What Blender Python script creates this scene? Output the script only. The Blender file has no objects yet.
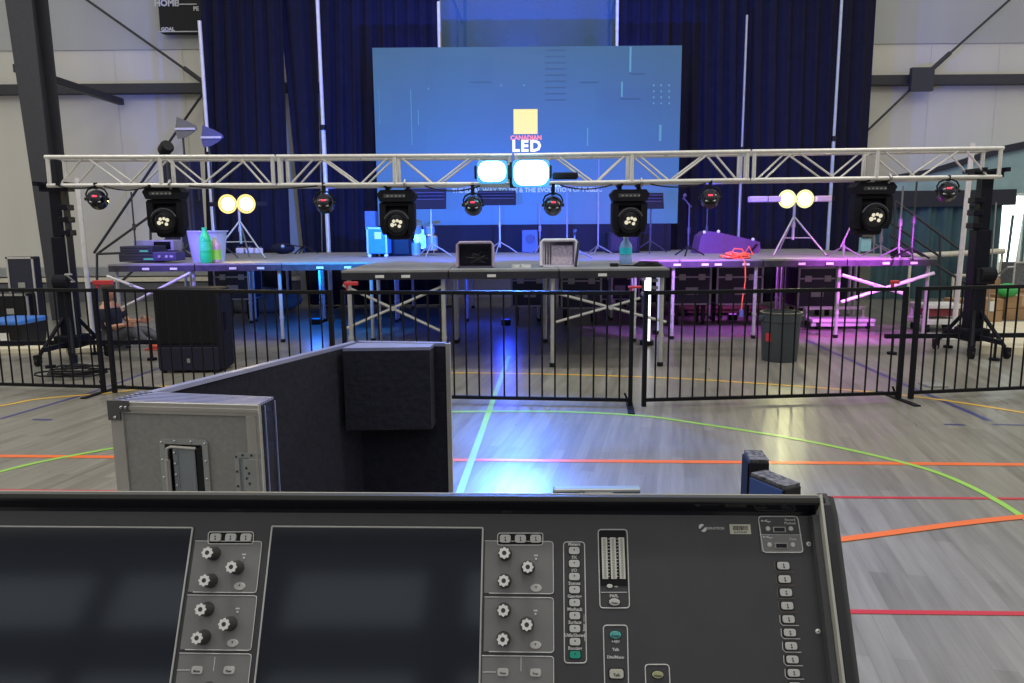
import bpy, bmesh, math, random
from mathutils import Vector, Matrix
random.seed(7)
SC = bpy.context.scene
COL = SC.collection
PI = math.pi
# ------------------------------------------------------------------ camera
CAM = Vector((0, 0, 1.64)); FPX = 735.0; PITCH = math.radians(8.8); ROLL = math.radians(0.45)
F_ = Vector((0, math.cos(PITCH), -math.sin(PITCH)))
R0 = Vector((1, 0, 0)); U0 = Vector((0, math.sin(PITCH), math.cos(PITCH)))
R_ = R0*math.cos(ROLL) - U0*math.sin(ROLL)
U_ = U0*math.cos(ROLL) + R0*math.sin(ROLL)
cd = bpy.data.cameras.new('camera'); cam = bpy.data.objects.new('camera', cd); COL.objects.link(cam)
cd.sensor_width = 36; cd.lens = FPX/1024*36; cd.clip_start = 0.05; cd.clip_end = 200
m = Matrix((R_, U_, -F_)).transposed().to_4x4(); m.translation = CAM
cam.matrix_world = m
SC.camera = cam
# ------------------------------------------------------------------ world, exposure
SC.view_settings.view_transform = 'Standard'; SC.view_settings.look = 'None'
SC.view_settings.gamma = 1; SC.view_settings.use_curve_mapping = False
SC.view_settings.exposure = 0.0
w = bpy.data.worlds.new('hall_daylight'); SC.world = w; w.use_nodes = True
w.node_tree.nodes['Background'].inputs[0].default_value = (1.0, 0.98, 0.93, 1)
w.node_tree.nodes['Background'].inputs[1].default_value = 0.66

def area(name, loc, target, sx, sy, power, color=(1, 1, 1), spread=PI):
    l = bpy.data.lights.new(name, 'AREA'); l.shape = 'RECTANGLE'; l.size = sx; l.size_y = sy
    l.energy = power; l.color = color; l.spread = spread
    o = bpy.data.objects.new(name, l); COL.objects.link(o); o.location = loc
    o.rotation_euler = (Vector(target)-Vector(loc)).to_track_quat('-Z', 'Y').to_euler()
    return o
def spot(name, loc, target, power, color, angle, blend=0.5, r=0.06):
    l = bpy.data.lights.new(name, 'SPOT'); l.energy = power; l.color = color
    l.spot_size = math.radians(angle); l.spot_blend = blend; l.shadow_soft_size = r
    o = bpy.data.objects.new(name, l); COL.objects.link(o); o.location = loc
    o.rotation_euler = (Vector(target)-Vector(loc)).to_track_quat('-Z', 'Y').to_euler()
    return o
# high bay lamps of the sports hall, above the frame
for hx in (-7, 0, 7):
    for hy in (2.0, 8.5):
        area('high_bay_lamp', (hx, hy, 8.5), (hx, hy, 0), 2.4, 0.6, 150, (1.0, 0.97, 0.90))

# ------------------------------------------------------------------ picture to place
def ray(px, py):
    return F_ + R_*((px-512)/FPX) + U_*((341.5-py)/FPX)
def at(px, py, Y):
    r = ray(px, py); return CAM + r*(Y/r.y)
def onz(px, py, z=0.0):
    r = ray(px, py); return CAM + r*((z-CAM.z)/r.z)
def proj(p):
    d = Vector(p)-CAM; f = d.dot(F_)
    return 512+FPX*d.dot(R_)/f, 341.5-FPX*d.dot(U_)/f

# ------------------------------------------------------------------ materials
MATS = {}
def mat(name, col, rough=0.5, metal=0.0, var=0.08, scale=12.0, bump=0.0, spec=None):
    if name in MATS: return MATS[name]
    M = bpy.data.materials.new(name); M.use_nodes = True; nt = M.node_tree; N = nt.nodes; L = nt.links
    b = N['Principled BSDF']; b.inputs['Roughness'].default_value = rough; b.inputs['Metallic'].default_value = metal
    if spec is not None: b.inputs['Specular IOR Level'].default_value = spec
    tc = N.new('ShaderNodeTexCoord'); nz = N.new('ShaderNodeTexNoise'); nz.inputs['Scale'].default_value = scale
    nz.inputs['Detail'].default_value = 4
    L.new(tc.outputs['Object'], nz.inputs['Vector'])
    cr = N.new('ShaderNodeValToRGB'); cr.color_ramp.elements[0].position = .3; cr.color_ramp.elements[1].position = .7
    cr.color_ramp.elements[0].color = tuple(c*(1-var) for c in col)+(1,)
    cr.color_ramp.elements[1].color = tuple(min(1, c*(1+var)) for c in col)+(1,)
    L.new(nz.outputs['Fac'], cr.inputs['Fac']); L.new(cr.outputs['Color'], b.inputs['Base Color'])
    if bump:
        bp = N.new('ShaderNodeBump'); bp.inputs['Strength'].default_value = bump; bp.inputs['Distance'].default_value = .01
        L.new(nz.outputs['Fac'], bp.inputs['Height']); L.new(bp.outputs['Normal'], b.inputs['Normal'])
    MATS[name] = M; return M
def emis(name, col, strength, base=(0.02, 0.02, 0.02)):
    if name in MATS: return MATS[name]
    M = mat(name, base, .3)
    b = M.node_tree.nodes['Principled BSDF']
    b.inputs['Emission Color'].default_value = tuple(col)+(1,); b.inputs['Emission Strength'].default_value = strength
    return M

# ------------------------------------------------------------------ mesh building
class B:
    def __init__(s): s.v = []; s.f = []
    def add(s, vs, fs):
        n = len(s.v); s.v += [tuple(v) for v in vs]; s.f += [tuple(i+n for i in f) for f in fs]; return s
    def box(s, c, d, rot=None, bev=0.0):
        hx, hy, hz = d[0]/2, d[1]/2, d[2]/2
        c = Vector(c)
        if bev > 0:
            bm = bmesh.new(); bmesh.ops.create_cube(bm, size=1)
            bmesh.ops.scale(bm, vec=d, verts=bm.verts)
            bmesh.ops.bevel(bm, geom=bm.edges[:], offset=min(bev, min(d)*.45), segments=2, affect='EDGES', profile=.5)
            bm.verts.index_update()
            vs = [v.co.copy() for v in bm.verts]; fs = [[v.index for v in f.verts] for f in bm.faces]; bm.free()
        else:
            vs = [Vector((x*hx, y*hy, z*hz)) for x in (-1, 1) for y in (-1, 1) for z in (-1, 1)]
            fs = [(0, 1, 3, 2), (4, 6, 7, 5), (0, 4, 5, 1), (2, 3, 7, 6), (0, 2, 6, 4), (1, 5, 7, 3)]
        if rot is not None: vs = [rot @ v for v in vs]
        return s.add([v+c for v in vs], fs)
    def hexa(s, p):   # 8 corners: bottom 4 ccw, top 4 ccw
        return s.add(p, [(3, 2, 1, 0), (4, 5, 6, 7), (0, 1, 5, 4), (1, 2, 6, 5), (2, 3, 7, 6), (3, 0, 4, 7)])
    def cyl(s, p0, p1, r0, r1=None, n=12, cap=True):
        if r1 is None: r1 = r0
        p0 = Vector(p0); p1 = Vector(p1); d = (p1-p0)
        if d.length < 1e-7: return s
        d.normalize(); a = d.orthogonal().normalized(); b = d.cross(a)
        vs = []
        for p, r in ((p0, r0), (p1, r1)):
            for i in range(n):
                t = 2*PI*i/n; vs.append(p+(a*math.cos(t)+b*math.sin(t))*r)
        fs = [(i, (i+1) % n, n+(i+1) % n, n+i) for i in range(n)]
        if cap: fs += [tuple(range(n-1, -1, -1)), tuple(range(n, 2*n))]
        return s.add(vs, fs)
    def tube(s, pts, r, n=8, closed=False):
        pts = [Vector(p) for p in pts]; m_ = len(pts); rings = []
        up = None
        for i, p in enumerate(pts):
            if closed: d = pts[(i+1) % m_]-pts[i-1]
            else: d = pts[min(i+1, m_-1)]-pts[max(i-1, 0)]
            d.normalize()
            if up is None: up = d.orthogonal().normalized()
            up = (up-d*up.dot(d))
            up = up.normalized() if up.length > 1e-6 else d.orthogonal().normalized()
            b = d.cross(up)
            rr = r[i] if isinstance(r, (list, tuple)) else r
            rings.append([p+(up*math.cos(2*PI*k/n)+b*math.sin(2*PI*k/n))*rr for k in range(n)])
        vs = [v for g in rings for v in g]; fs = []
        for i in range(m_ if closed else m_-1):
            j = (i+1) % m_
            fs += [(i*n+k, i*n+(k+1) % n, j*n+(k+1) % n, j*n+k) for k in range(n)]
        if not closed: fs += [tuple(range(n-1, -1, -1)), tuple((m_-1)*n+k for k in range(n))]
        return s.add(vs, fs)
    def lathe(s, prof, c=(0, 0, 0), axis=(0, 0, 1), n=20, cap=True):
        c = Vector(c); ax = Vector(axis).normalized(); a = ax.orthogonal().normalized(); b = ax.cross(a)
        vs = []
        for r, h in prof:
            for i in range(n):
                t = 2*PI*i/n; vs.append(c+ax*h+(a*math.cos(t)+b*math.sin(t))*max(r, 1e-4))
        fs = []
        for k in range(len(prof)-1):
            fs += [(k*n+i, k*n+(i+1) % n, (k+1)*n+(i+1) % n, (k+1)*n+i) for i in range(n)]
        if cap:
            fs += [tuple(range(n-1, -1, -1)), tuple((len(prof)-1)*n+i for i in range(n))]
        return s.add(vs, fs)
    def prism(s, poly, vec):   # planar polygon extruded along vec
        poly = [Vector(p) for p in poly]; n = len(poly); v = Vector(vec)
        return s.add(poly+[p+v for p in poly], [tuple(range(n-1, -1, -1)), tuple(range(n, 2*n))] +
                     [(i, (i+1) % n, n+(i+1) % n, n+i) for i in range(n)])
    def sphere(s, c, r, sc=(1, 1, 1), n=14, k=8):
        c = Vector(c)
        vs = [c+Vector((0, 0, -r*sc[2]))]
        for j in range(1, k):
            ph = -PI/2+PI*j/k
            for i in range(n):
                t = 2*PI*i/n
                vs.append(c+Vector((r*sc[0]*math.cos(ph)*math.cos(t), r*sc[1]*math.cos(ph)*math.sin(t), r*sc[2]*math.sin(ph))))
        vs.append(c+Vector((0, 0, r*sc[2])))
        fs = [(0, 1+(i+1) % n, 1+i) for i in range(n)]
        for j in range(k-2):
            o = 1+j*n
            fs += [(o+i, o+(i+1) % n, o+n+(i+1) % n, o+n+i) for i in range(n)]
        o = 1+(k-2)*n
        fs += [(o+i, o+(i+1) % n, len(vs)-1) for i in range(n)]
        return s.add(vs, fs)
    def xf(s, M): s.v = [tuple(M @ Vector(v)) for v in s.v]; return s
def obj(name, b, M, parent=None, smooth=False, flat_angle=None):
    me = bpy.data.meshes.new(name); me.from_pydata(b.v, [], b.f)
    bm = bmesh.new(); bm.from_mesh(me); bmesh.ops.recalc_face_normals(bm, faces=bm.faces); bm.to_mesh(me); bm.free()
    me.materials.append(M)
    if smooth:
        for p in me.polygons: p.use_smooth = True
        if smooth != 'all':
            try: me.set_sharp_from_angle(angle=math.radians(40))
            except Exception: pass
    o = bpy.data.objects.new(name, me); COL.objects.link(o)
    if parent is not None: o.parent = parent
    return o
def tag(o, label, cat, group=None):
    o['label'] = label; o['category'] = cat
    if group: o['group'] = group
    return o
def thing(name, label, cat, loc=(0, 0, 0), rz=0.0, group=None):
    o = bpy.data.objects.new(name, None); COL.objects.link(o); o.empty_display_size = .1
    o.location = loc; o.rotation_euler = (0, 0, rz)
    return tag(o, label, cat, group)
def struct(name, b, M, parent=None, smooth=False):
    o = obj(name, b, M, parent, smooth); o['kind'] = 'structure'; return o
def dup(root, loc, rz=None, label=None, group=None):
    r = root.copy(); COL.objects.link(r); r.location = loc
    if rz is not None: r.rotation_euler = (0, 0, rz)
    if label: r['label'] = label
    if group: r['group'] = group
    for ch in list(root.children):
        c = ch.copy(); COL.objects.link(c); c.parent = r
        for g in list(ch.children):
            d = g.copy(); COL.objects.link(d); d.parent = c
    return r
def rkey(b, cx, cy, W, H, r, z0, z1):
    pts = []
    for sx, sy, a0 in ((1, 1, 0), (-1, 1, PI/2), (-1, -1, PI), (1, -1, 1.5*PI)):
        for k in range(5):
            a = a0+PI/2*k/4; pts.append((cx+sx*(W/2-r)+r*math.cos(a), cy+sy*(H/2-r)+r*math.sin(a), z0))
    return b.prism(pts, (0, 0, z1-z0))
def ring(b, cx, cy, W, H, r, t, z0, z1, open_right=False):
    """flat rounded frame of width t"""
    def loop(W, H, r):
        o = []
        for sx, sy, a0 in ((1, 1, 0), (-1, 1, PI/2), (-1, -1, PI), (1, -1, 1.5*PI)):
            rr = r if not (open_right and sx > 0) else .0005
            for k in range(6):
                a = a0+PI/2*k/5; o.append((cx+sx*(W/2-rr)+rr*math.cos(a), cy+sy*(H/2-rr)+rr*math.sin(a)))
        return o
    A = loop(W, H, r); I = loop(W-2*t, H-2*t, max(.001, r-t*.6)); n = len(A)
    if open_right: I = [(x+(t if x > cx+W/2-t*2.2 else 0), y) for x, y in I]
    vs = [(x, y, z) for L_, z in ((A, z0), (I, z0), (A, z1), (I, z1)) for x, y in L_]; fs = []
    for i in range(n):
        j = (i+1) % n
        if open_right and abs(A[i][0]-A[j][0]) < 1e-6 and A[i][0] > cx+W/2-.002 and abs(A[i][1]-A[j][1]) > H*.5: continue
        fs += [(i, j, n+j, n+i), (2*n+i, 3*n+i, 3*n+j, 2*n+j), (i, 2*n+i, 2*n+j, j), (n+i, n+j, 3*n+j, 3*n+i)]
    return b.add(vs, fs)
def text(b, string, size, place, depth=0.0008, align='CENTER', font_w=1.0, sp=1.0):
    """lettering as mesh; place(x, y, z) maps text plane to parent space"""
    cu = bpy.data.curves.new('t', 'FONT'); cu.body = string; cu.size = size; cu.align_x = align; cu.align_y = 'CENTER'
    cu.extrude = depth; cu.space_character = sp; cu.resolution_u = 2
    if font_w != 1.0: cu.offset = size*0.02*font_w
    o = bpy.data.objects.new('t', cu); COL.objects.link(o)
    bpy.context.view_layer.update()
    ev = o.evaluated_get(bpy.context.evaluated_depsgraph_get()); me = ev.to_mesh()
    b.add([place(*v.co) for v in me.vertices], [tuple(p.vertices) for p in me.polygons])
    ev.to_mesh_clear(); bpy.data.objects.remove(o); bpy.data.curves.remove(cu)
    return b

m_black = mat('black_paint', (.006, .006, .008), .5, spec=.3)
m_blackmatte = mat('matte_black', (.009, .009, .014), .8, spec=.25)
m_blackgloss = mat('glossy_black', (.006, .006, .012), .15)
m_alu = mat('aluminium', (.62, .60, .56), .38, .55, .06)
m_alud = mat('dull_aluminium', (.42, .42, .40), .45, .6)
m_chrome = mat('chrome', (.8, .8, .8), .15, 1.0)
m_white = mat('white_paint', (.75, .75, .73), .5)
m_steel = mat('charcoal_steel', (.035, .036, .045), .55)
# ================================================================== SETTING
def floor_mat():
    M = bpy.data.materials.new('grey_plank_sports_floor'); M.use_nodes = True; N = M.node_tree.nodes; L = M.node_tree.links
    b = N['Principled BSDF']
    tc = N.new('ShaderNodeTexCoord'); mp = N.new('ShaderNodeMapping'); mp.inputs['Rotation'].default_value = (0, 0, PI/2+.22)
    L.new(tc.outputs['Object'], mp.inputs['Vector'])
    br = N.new('ShaderNodeTexBrick'); br.inputs['Scale'].default_value = 1
    br.inputs['Brick Width'].default_value = 1.2; br.inputs['Row Height'].default_value = .085
    br.inputs['Mortar Size'].default_value = .0015; br.inputs['Color1'].default_value = (.12, .12, .12, 1)
    br.inputs['Color2'].default_value = (.9, .9, .9, 1); br.inputs['Mortar'].default_value = (0, 0, 0, 1); br.offset = .37
    L.new(mp.outputs['Vector'], br.inputs['Vector'])
    mp2 = N.new('ShaderNodeMapping'); mp2.inputs['Scale'].default_value = (1.8, 24, 1)
    L.new(mp.outputs['Vector'], mp2.inputs['Vector'])
    nz = N.new('ShaderNodeTexNoise'); nz.inputs['Scale'].default_value = 1.0; nz.inputs['Detail'].default_value = 5
    L.new(mp2.outputs['Vector'], nz.inputs['Vector'])
    mx = N.new('ShaderNodeMix'); mx.data_type = 'RGBA'; mx.inputs[0].default_value = .74
    L.new(br.outputs['Color'], mx.inputs[6]); L.new(nz.outputs['Color'], mx.inputs[7])
    bw = N.new('ShaderNodeRGBToBW'); L.new(mx.outputs[2], bw.inputs[0])
    cr = N.new('ShaderNodeValToRGB'); e = cr.color_ramp.elements
    e[0].position = .15; e[0].color = (.105, .098, .083, 1); e[1].position = .72; e[1].color = (.295, .280, .238, 1)
    L.new(bw.outputs[0], cr.inputs[0]); L.new(cr.outputs[0], b.inputs['Base Color'])
    rr = N.new('ShaderNodeMapRange'); rr.inputs[3].default_value = .24; rr.inputs[4].default_value = .36
    L.new(nz.outputs['Fac'], rr.inputs[0]); L.new(rr.outputs[0], b.inputs['Roughness'])
    return M
floor = struct('floor', B().box((0, 5, -.05), (40, 30, .1)), floor_mat())
def line_mat(n, c): return mat(n, c, .3, 0, .05, 3)
m_or = line_mat('orange_line_paint', (.85, .17, .04)); m_red = line_mat('red_line_paint', (.55, .03, .05))
m_gr = line_mat('lime_line_paint', (.32, .62, .10)); m_ye = line_mat('yellow_line_paint', (.85, .52, .05))
m_bl = line_mat('navy_line_paint', (.05, .05, .20)); m_pk = line_mat('pink_line_paint', (.6, .08, .14))
def strip(pts, w_, M, z=.002):
    P = [Vector((p[0], p[1], z)) for p in pts]; vs = []
    for i, p in enumerate(P):
        d = (P[min(i+1, len(P)-1)]-P[max(i-1, 0)]).normalized(); n = Vector((-d.y, d.x, 0))
        vs += [p+n*w_/2, p-n*w_/2]
    b = B().add(vs, [(2*i, 2*i+1, 2*i+3, 2*i+2) for i in range(len(P)-1)])
    o = struct('court_line', b, M, floor); return o
def fl(*pix): return [onz(x, y) for x, y in pix]
def smoothline(pix, k=10):
    P = fl(*pix); out = []
    for i in range(len(P)-1):
        a = P[max(i-1, 0)]; b_ = P[i]; c = P[i+1]; d = P[min(i+2, len(P)-1)]
        for j in range(k):
            t = j/k
            out.append(.5*((2*b_)+(c-a)*t+(2*a-5*b_+4*c-d)*t*t+(3*b_-a-3*c+d)*t**3))
    out.append(P[-1]); return out
strip(fl((-260, 454), (1300, 467)), .062, m_or, .0022)
strip(fl((-300, 488), (1400, 502)), .032, m_red, .0022)
strip(fl((-200, 600), (1300, 617)), .034, m_red, .0022)
strip(smoothline([(-140, 520), (0, 472), (115, 448), (250, 426), (355, 415), (455, 412), (560, 412), (640, 416), (700, 424), (800, 440), (900, 462), (960, 482), (1024, 518), (1100, 580), (1160, 680)]), .045, m_gr, .003)
strip(fl((509, 356), (425, 590)), .05, m_gr, .0035)
strip(smoothline([(-90, 418), (0, 406), (40, 399), (110, 393), (170, 386), (300, 377), (455, 373), (640, 377), (764, 384), (900, 395), (1024, 413), (1110, 432)]), .05, m_ye, .0026)
strip(fl((0, 419), (90, 393), (165, 366), (215, 350)), .045, m_bl, .0018)
strip(fl((806, 340), (905, 385), (990, 421)), .055, m_bl, .0018)
strip(fl((992, 424.5), (1150, 428)), .03, m_bl, .0018)
strip(fl((944, 424.5), (965, 425)), .04, m_bl, .0018)
strip(fl((33, 419.5), (52, 420)), .04, m_bl, .0018)
strip(fl((600, 336), (1000, 336.5)), .04, m_pk, .0024)
strip(smoothline([(560, 600), (690, 566), (800, 544), (840, 540), (900, 532), (960, 524), (1015, 518), (1100, 511)]), .055, m_or, .0042)

def wall_mat(name, c, sc):
    M = bpy.data.materials.new(name); M.use_nodes = True; N = M.node_tree.nodes; L = M.node_tree.links
    b = N['Principled BSDF']; b.inputs['Roughness'].default_value = .6
    tc = N.new('ShaderNodeTexCoord'); mp = N.new('ShaderNodeMapping'); mp.inputs['Scale'].default_value = (sc, sc, .15)
    L.new(tc.outputs['Object'], mp.inputs[0]); nz = N.new('ShaderNodeTexNoise'); nz.inputs['Scale'].default_value = 1.2
    L.new(mp.outputs[0], nz.inputs['Vector']); cr = N.new('ShaderNodeValToRGB')
    cr.color_ramp.elements[0].color = tuple(x*.88 for x in c)+(1,); cr.color_ramp.elements[1].color = tuple(x*1.08 for x in c)+(1,)
    L.new(nz.outputs['Fac'], cr.inputs[0]); L.new(cr.outputs[0], b.inputs['Base Color'])
    return M
m_wall = wall_mat('white_steel_wall_panels', (.70, .68, .61), 1.0)
m_wallup = wall_mat('grey_upper_wall_panels', (.47, .48, .47), 1.0)
YW = 17.5
zs = at(512, 47, YW).z
struct('wall_back', B().box((0, YW+.1, zs/2), (40, .2, zs)), m_wall)
struct('trim_1', B().box((0, YW+.07, zs+3.5), (40, .2, 7)), m_wallup)
# vertical ribs of the liner panel seams
def wall_seams():
    b = B()
    for i in range(-11, 12): b.box((i*1.55+.3, YW-.004, zs/2+1), (.03, .012, zs-2))
    return b
struct('trim_2', wall_seams(), m_wall)
# perimeter boards at the wall foot, left side
m_grey = mat('grey_board', (.10, .105, .12), .5); m_cream = mat('cream_board', (.72, .68, .55), .5)
pl = at(0, 270, YW-.3).z; 
struct('baseboard_left', B().box((-9.5, YW-.2, .22), (9, .3, .44)), m_grey)
b = B().box((-9.5, YW-.22, .52), (9, .34, .1)); struct('trim_3', b, m_cream)
struct('trim_4', B().box((-9.5, YW-.2, .70), (9, .3, .2)), mat('pale_grey_board', (.33, .34, .35), .5))
# girts
gz = at(120, 88, YW-.3).z; 
g1 = B().box((-8.6, YW-.16, gz), (12, .26, .2)); struct('trim_5', g1, m_steel)
gz2 = at(950, 79, YW-.3).z
struct('trim_6', B().box((10.5, YW-.16, gz2), (9, .26, .2)), m_steel)
# bracing rods and gusset plates (part of the building frame)
def rod(p, q, r=.028):
    return B().cyl(p, q, r, n=8)
struct('trim_7', rod(at(70, -12, YW-.35), at(203, 82, YW-.35)).cyl(at(184, 68, YW-.35), at(203, 82, YW-.35), .05), m_steel)
struct('trim_8', rod(at(204, 92, YW-.35), at(165, 148, YW-.35)).cyl(at(165, 148, YW-.35), at(94, 253, YW-.35), .03), m_steel)
struct('trim_9', rod(at(1015, -5, YW-.35), at(930, 71, YW-.35)).cyl(at(950, 53, YW-.35), at(930, 71, YW-.35), .05), m_steel)
struct('trim_10', rod(at(911, 89, YW-.35), at(820, 176, YW-.35)), m_steel)
p = at(921.5, 79.5, YW-.4); struct('trim_11', B().box(p, (.5, .12, .5)), m_steel)
# tapered steel frame column on the left
def column():
    b = B(); Yn, Yf = 13.6, 14.05
    def corner(px, py, Y): return at(px, py, Y)
    zt = 6.8
    def X(px, py, Y): return at(px, py, Y).x
    lt, rt, lb, rb = X(1, -20, Yn), X(29, -20, Yn), X(52, 320, Yn), X(66, 320, Yn)
    zb = 0; ztp = at(10, -40, Yn).z
    b.hexa([(lb, Yn, zb), (rb, Yn, zb), (rb, Yn+.05, zb), (lb, Yn+.05, zb), (lt, Yn, ztp), (rt, Yn, ztp), (rt, Yn+.05, ztp), (lt, Yn+.05, ztp)])
    cx, cxt = (lb+rb)/2, (lt+rt)/2
    b.hexa([(cx-.02, Yn+.05, zb), (cx+.02, Yn+.05, zb), (cx+.02, Yf, zb), (cx-.02, Yf, zb), (cxt-.02, Yn+.05, ztp), (cxt+.02, Yn+.05, ztp), (cxt+.02, Yf, ztp), (cxt-.02, Yf, ztp)])
    b.hexa([(lb, Yf, zb), (rb, Yf, zb), (rb, Yf+.05, zb), (lb, Yf+.05, zb), (lt, Yf, ztp), (rt, Yf, ztp), (rt, Yf+.05, ztp), (lt, Yf+.05, ztp)])
    return b
struct('trim_12', column(), mat('column_paint', (.045, .045, .055), .5))
b = B().box(at(75, 87, 15.6), (.12, 3.6, .14)); struct('trim_13', b, m_steel)

# rear of the hall, behind the camera (seen only as reflections)
struct('wall_rear', B().box((0, -9.9, 4), (40, .2, 8)), mat('rear_wall_paint', (.16, .16, .17), .7))
m_win = emis('daylit_glass', (.85, .93, 1.0), .7)
k = 0
for zz, hh in ((6.6, .9), (5.2, .35)):
    for xx in (-9.2, -6.4, -3.4, -.4, 2.6, 5.6):
        k += 1
        struct('window_%d' % k, B().box((xx, -9.78, zz), (2.3, .05, hh)), m_win)
# bright door opening at the right
dpl = at(1009, 230, 16.8)
dr = struct('door_1', B().hexa([at(999, 262, 16.8), at(1015, 262, 16.8), at(1015, 262, 16.9), at(999, 262, 16.9),
     at(1003, 196, 16.8), at(1026, 196, 16.8), at(1026, 196, 16.9), at(1003, 196, 16.9)]), emis('daylight_through_door', (.86, 1.0, .97), 4))
struct('door_frame', B().cyl(at(1021, 262, 16.7), at(1027, 196, 16.7), .04, n=8).cyl(at(1007, 262, 16.7), at(1013, 215, 16.7), .03, n=8), mat('door_mullion', (.1, .14, .14), .5), dr)

# ================================================================== BACK: drapes, screen
def drape(px0t, px1t, px0b, px1b, Y, label, cat='curtain', zt=7.4, zb=.02, yb=250, M=None, folds=None, group='black stage drapes behind the stage'):
    # px at the image top (y=0) and at y=250
    x0t, x1t = at(px0t, 0, Y).x, at(px1t, 0, Y).x; x0b, x1b = at(px0b, yb, Y).x, at(px1b, yb, Y).x
    z_t, z_b = at(512, 0, Y).z, at(512, yb, Y).z
    b = B(); n = max(24, int((x1b-x0b)*34)); m_ = 6; ph = random.random()*6
    for j in range(m_+1):
        z = zb+(zt-zb)*j/m_; t = (z-z_b)/(z_t-z_b)
        xa, xb = x0b+(x0t-x0b)*t, x1b+(x1t-x1b)*t
        for i in range(n+1):
            u = i/n; s_ = x0b+(x1b-x0b)*u
            y = Y+.05*math.sin(s_*21+ph+.6*math.sin(s_*3.1))+.02*math.sin(s_*47+1.3+j*.2)
            b.v.append((xa+(xb-xa)*u, y, z))
    for j in range(m_):
        for i in range(n): a = j*(n+1)+i; b.f.append((a, a+1, a+n+2, a+n+1))
    o = obj('stage_drape', b, M or m_drape, None, smooth='all')
    return tag(o, label, cat, group)
m_drape = mat('black_velour', (.011, .011, .022), .9, 0, .15, 6, spec=.2)
YD = 15.8
drape(201, 281.5, 208, 290.5, YD, 'black velour drape at the left edge, reaching past the pole', group=None)
drape(278.5, 317, 303, 322, YD+.1, 'narrow dark blue drape between the slanting gap and the pole', group=None)
drape(319, 439, 322, 446, YD, 'wide black drape left of the screen, lit blue', group=None)
drape(619, 747, 612, 744, YD, 'black drape right of the screen, lit deep blue', group=None)
drape(748, 877, 745, 862, YD, 'black drape at the far right edge beside the white wall', group=None)
def pole(px, y0, y1, Y, r, M, label, top=None, zt=None, name='drape_upright', cat='pole', base=True):
    a = at(px, y0, Y); zb = 0.0
    zt = zt if zt is not None else a.z
    t = thing(name, label, cat, (a.x, Y, zb))
    obj('tube', B().cyl((0, 0, .01), (0, 0, (zt-zb)*.55), r, n=10).cyl((0, 0, (zt-zb)*.55), (0, 0, zt-zb), r*.82, n=10), M, t, True)
    obj('collar', B().cyl((0, 0, (zt-zb)*.55-.05), (0, 0, (zt-zb)*.55+.05), r*1.5, n=10), m_black, t, True)
    if base: obj('base_plate', B().box((0, 0, .01), (.3, .3, .02)), m_black, t)
    return t
m_pole = mat('white_anodised_tube', (.78, .77, .74), .4, .2)
pole(199.5, 22, 250, YD-.33, .045, m_pole, 'white drape upright at the left edge of the drapes', name='drape_upright', zt=at(199.5, 22, YD-.25).z)
pole(316, -30, 250, YD-.33, .045, m_pole, 'tall white drape upright between two left drapes')
pole(438.5, 3, 250, YD-.33, .04, m_pole, 'white drape upright at the screen left, rising above it', zt=at(438, 3, YD-.25).z)
pole(617.5, -8, 250, YD-.33, .04, m_pole, 'white drape upright rising above the screen right corner')
pole(747, 15, 250, YD-.33, .03, m_alud, 'slim grey drape upright behind the purple wedge')
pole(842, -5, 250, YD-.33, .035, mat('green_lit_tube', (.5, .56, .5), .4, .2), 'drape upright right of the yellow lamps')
# hanging beams faintly seen above the screen
t = thing('wall_brace', 'grey steel brace on the wall above the screen, left one', 'brace', at(461, 20, YW-.3))
o0 = at(461, 20, YW-.3)
def rel(p, o): return Vector(p)-Vector(o)
m_gs = mat('grey_steel', (.10, .12, .14), .5)
obj('post', B().cyl(rel(at(465, -15, YW-.3), o0), rel(at(465, 120, YW-.3), o0), .035), m_gs, t)
obj('strut', B().cyl(rel(at(453, 0, YW-.3), o0), rel(at(463, 24, YW-.3), o0), .03), m_gs, t)
obj('tie', B().cyl(rel(at(457, 10, YW-.3), o0), rel(at(459, 120, YW-.3), o0), .02), m_gs, t)
o0 = at(610, 20, YW-.3); t = thing('wall_brace', 'grey steel brace on the wall above the screen, right one', 'brace', o0)
obj('post', B().cyl(rel(at(609, -15, YW-.3), o0), rel(at(609, 120, YW-.3), o0), .03), m_gs, t)
obj('strut', B().cyl(rel(at(615, 0, YW-.3), o0), rel(at(610, 24, YW-.3), o0), .03), m_gs, t)

def add_haze_veil():  # added sheet that lays blue lamp haze over the wall
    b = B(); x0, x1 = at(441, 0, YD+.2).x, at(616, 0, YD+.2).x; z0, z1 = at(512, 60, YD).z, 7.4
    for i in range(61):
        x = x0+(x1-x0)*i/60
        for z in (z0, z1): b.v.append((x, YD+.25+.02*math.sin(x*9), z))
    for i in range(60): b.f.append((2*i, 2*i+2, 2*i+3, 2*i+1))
    M = bpy.data.materials.new('blue_haze'); M.use_nodes = True; N = M.node_tree.nodes; L = M.node_tree.links
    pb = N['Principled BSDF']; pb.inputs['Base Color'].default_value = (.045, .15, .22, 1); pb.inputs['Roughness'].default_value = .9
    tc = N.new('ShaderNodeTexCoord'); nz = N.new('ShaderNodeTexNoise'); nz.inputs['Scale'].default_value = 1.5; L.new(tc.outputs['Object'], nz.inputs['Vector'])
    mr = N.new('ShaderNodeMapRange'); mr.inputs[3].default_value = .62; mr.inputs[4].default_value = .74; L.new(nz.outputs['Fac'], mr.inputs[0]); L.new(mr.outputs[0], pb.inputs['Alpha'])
    return tag(obj('haze_veil', b, M, None, smooth='all'), 'added sheer blue-grey veil dimming the wall above the video screen', 'curtain')
add_haze_veil()
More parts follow.
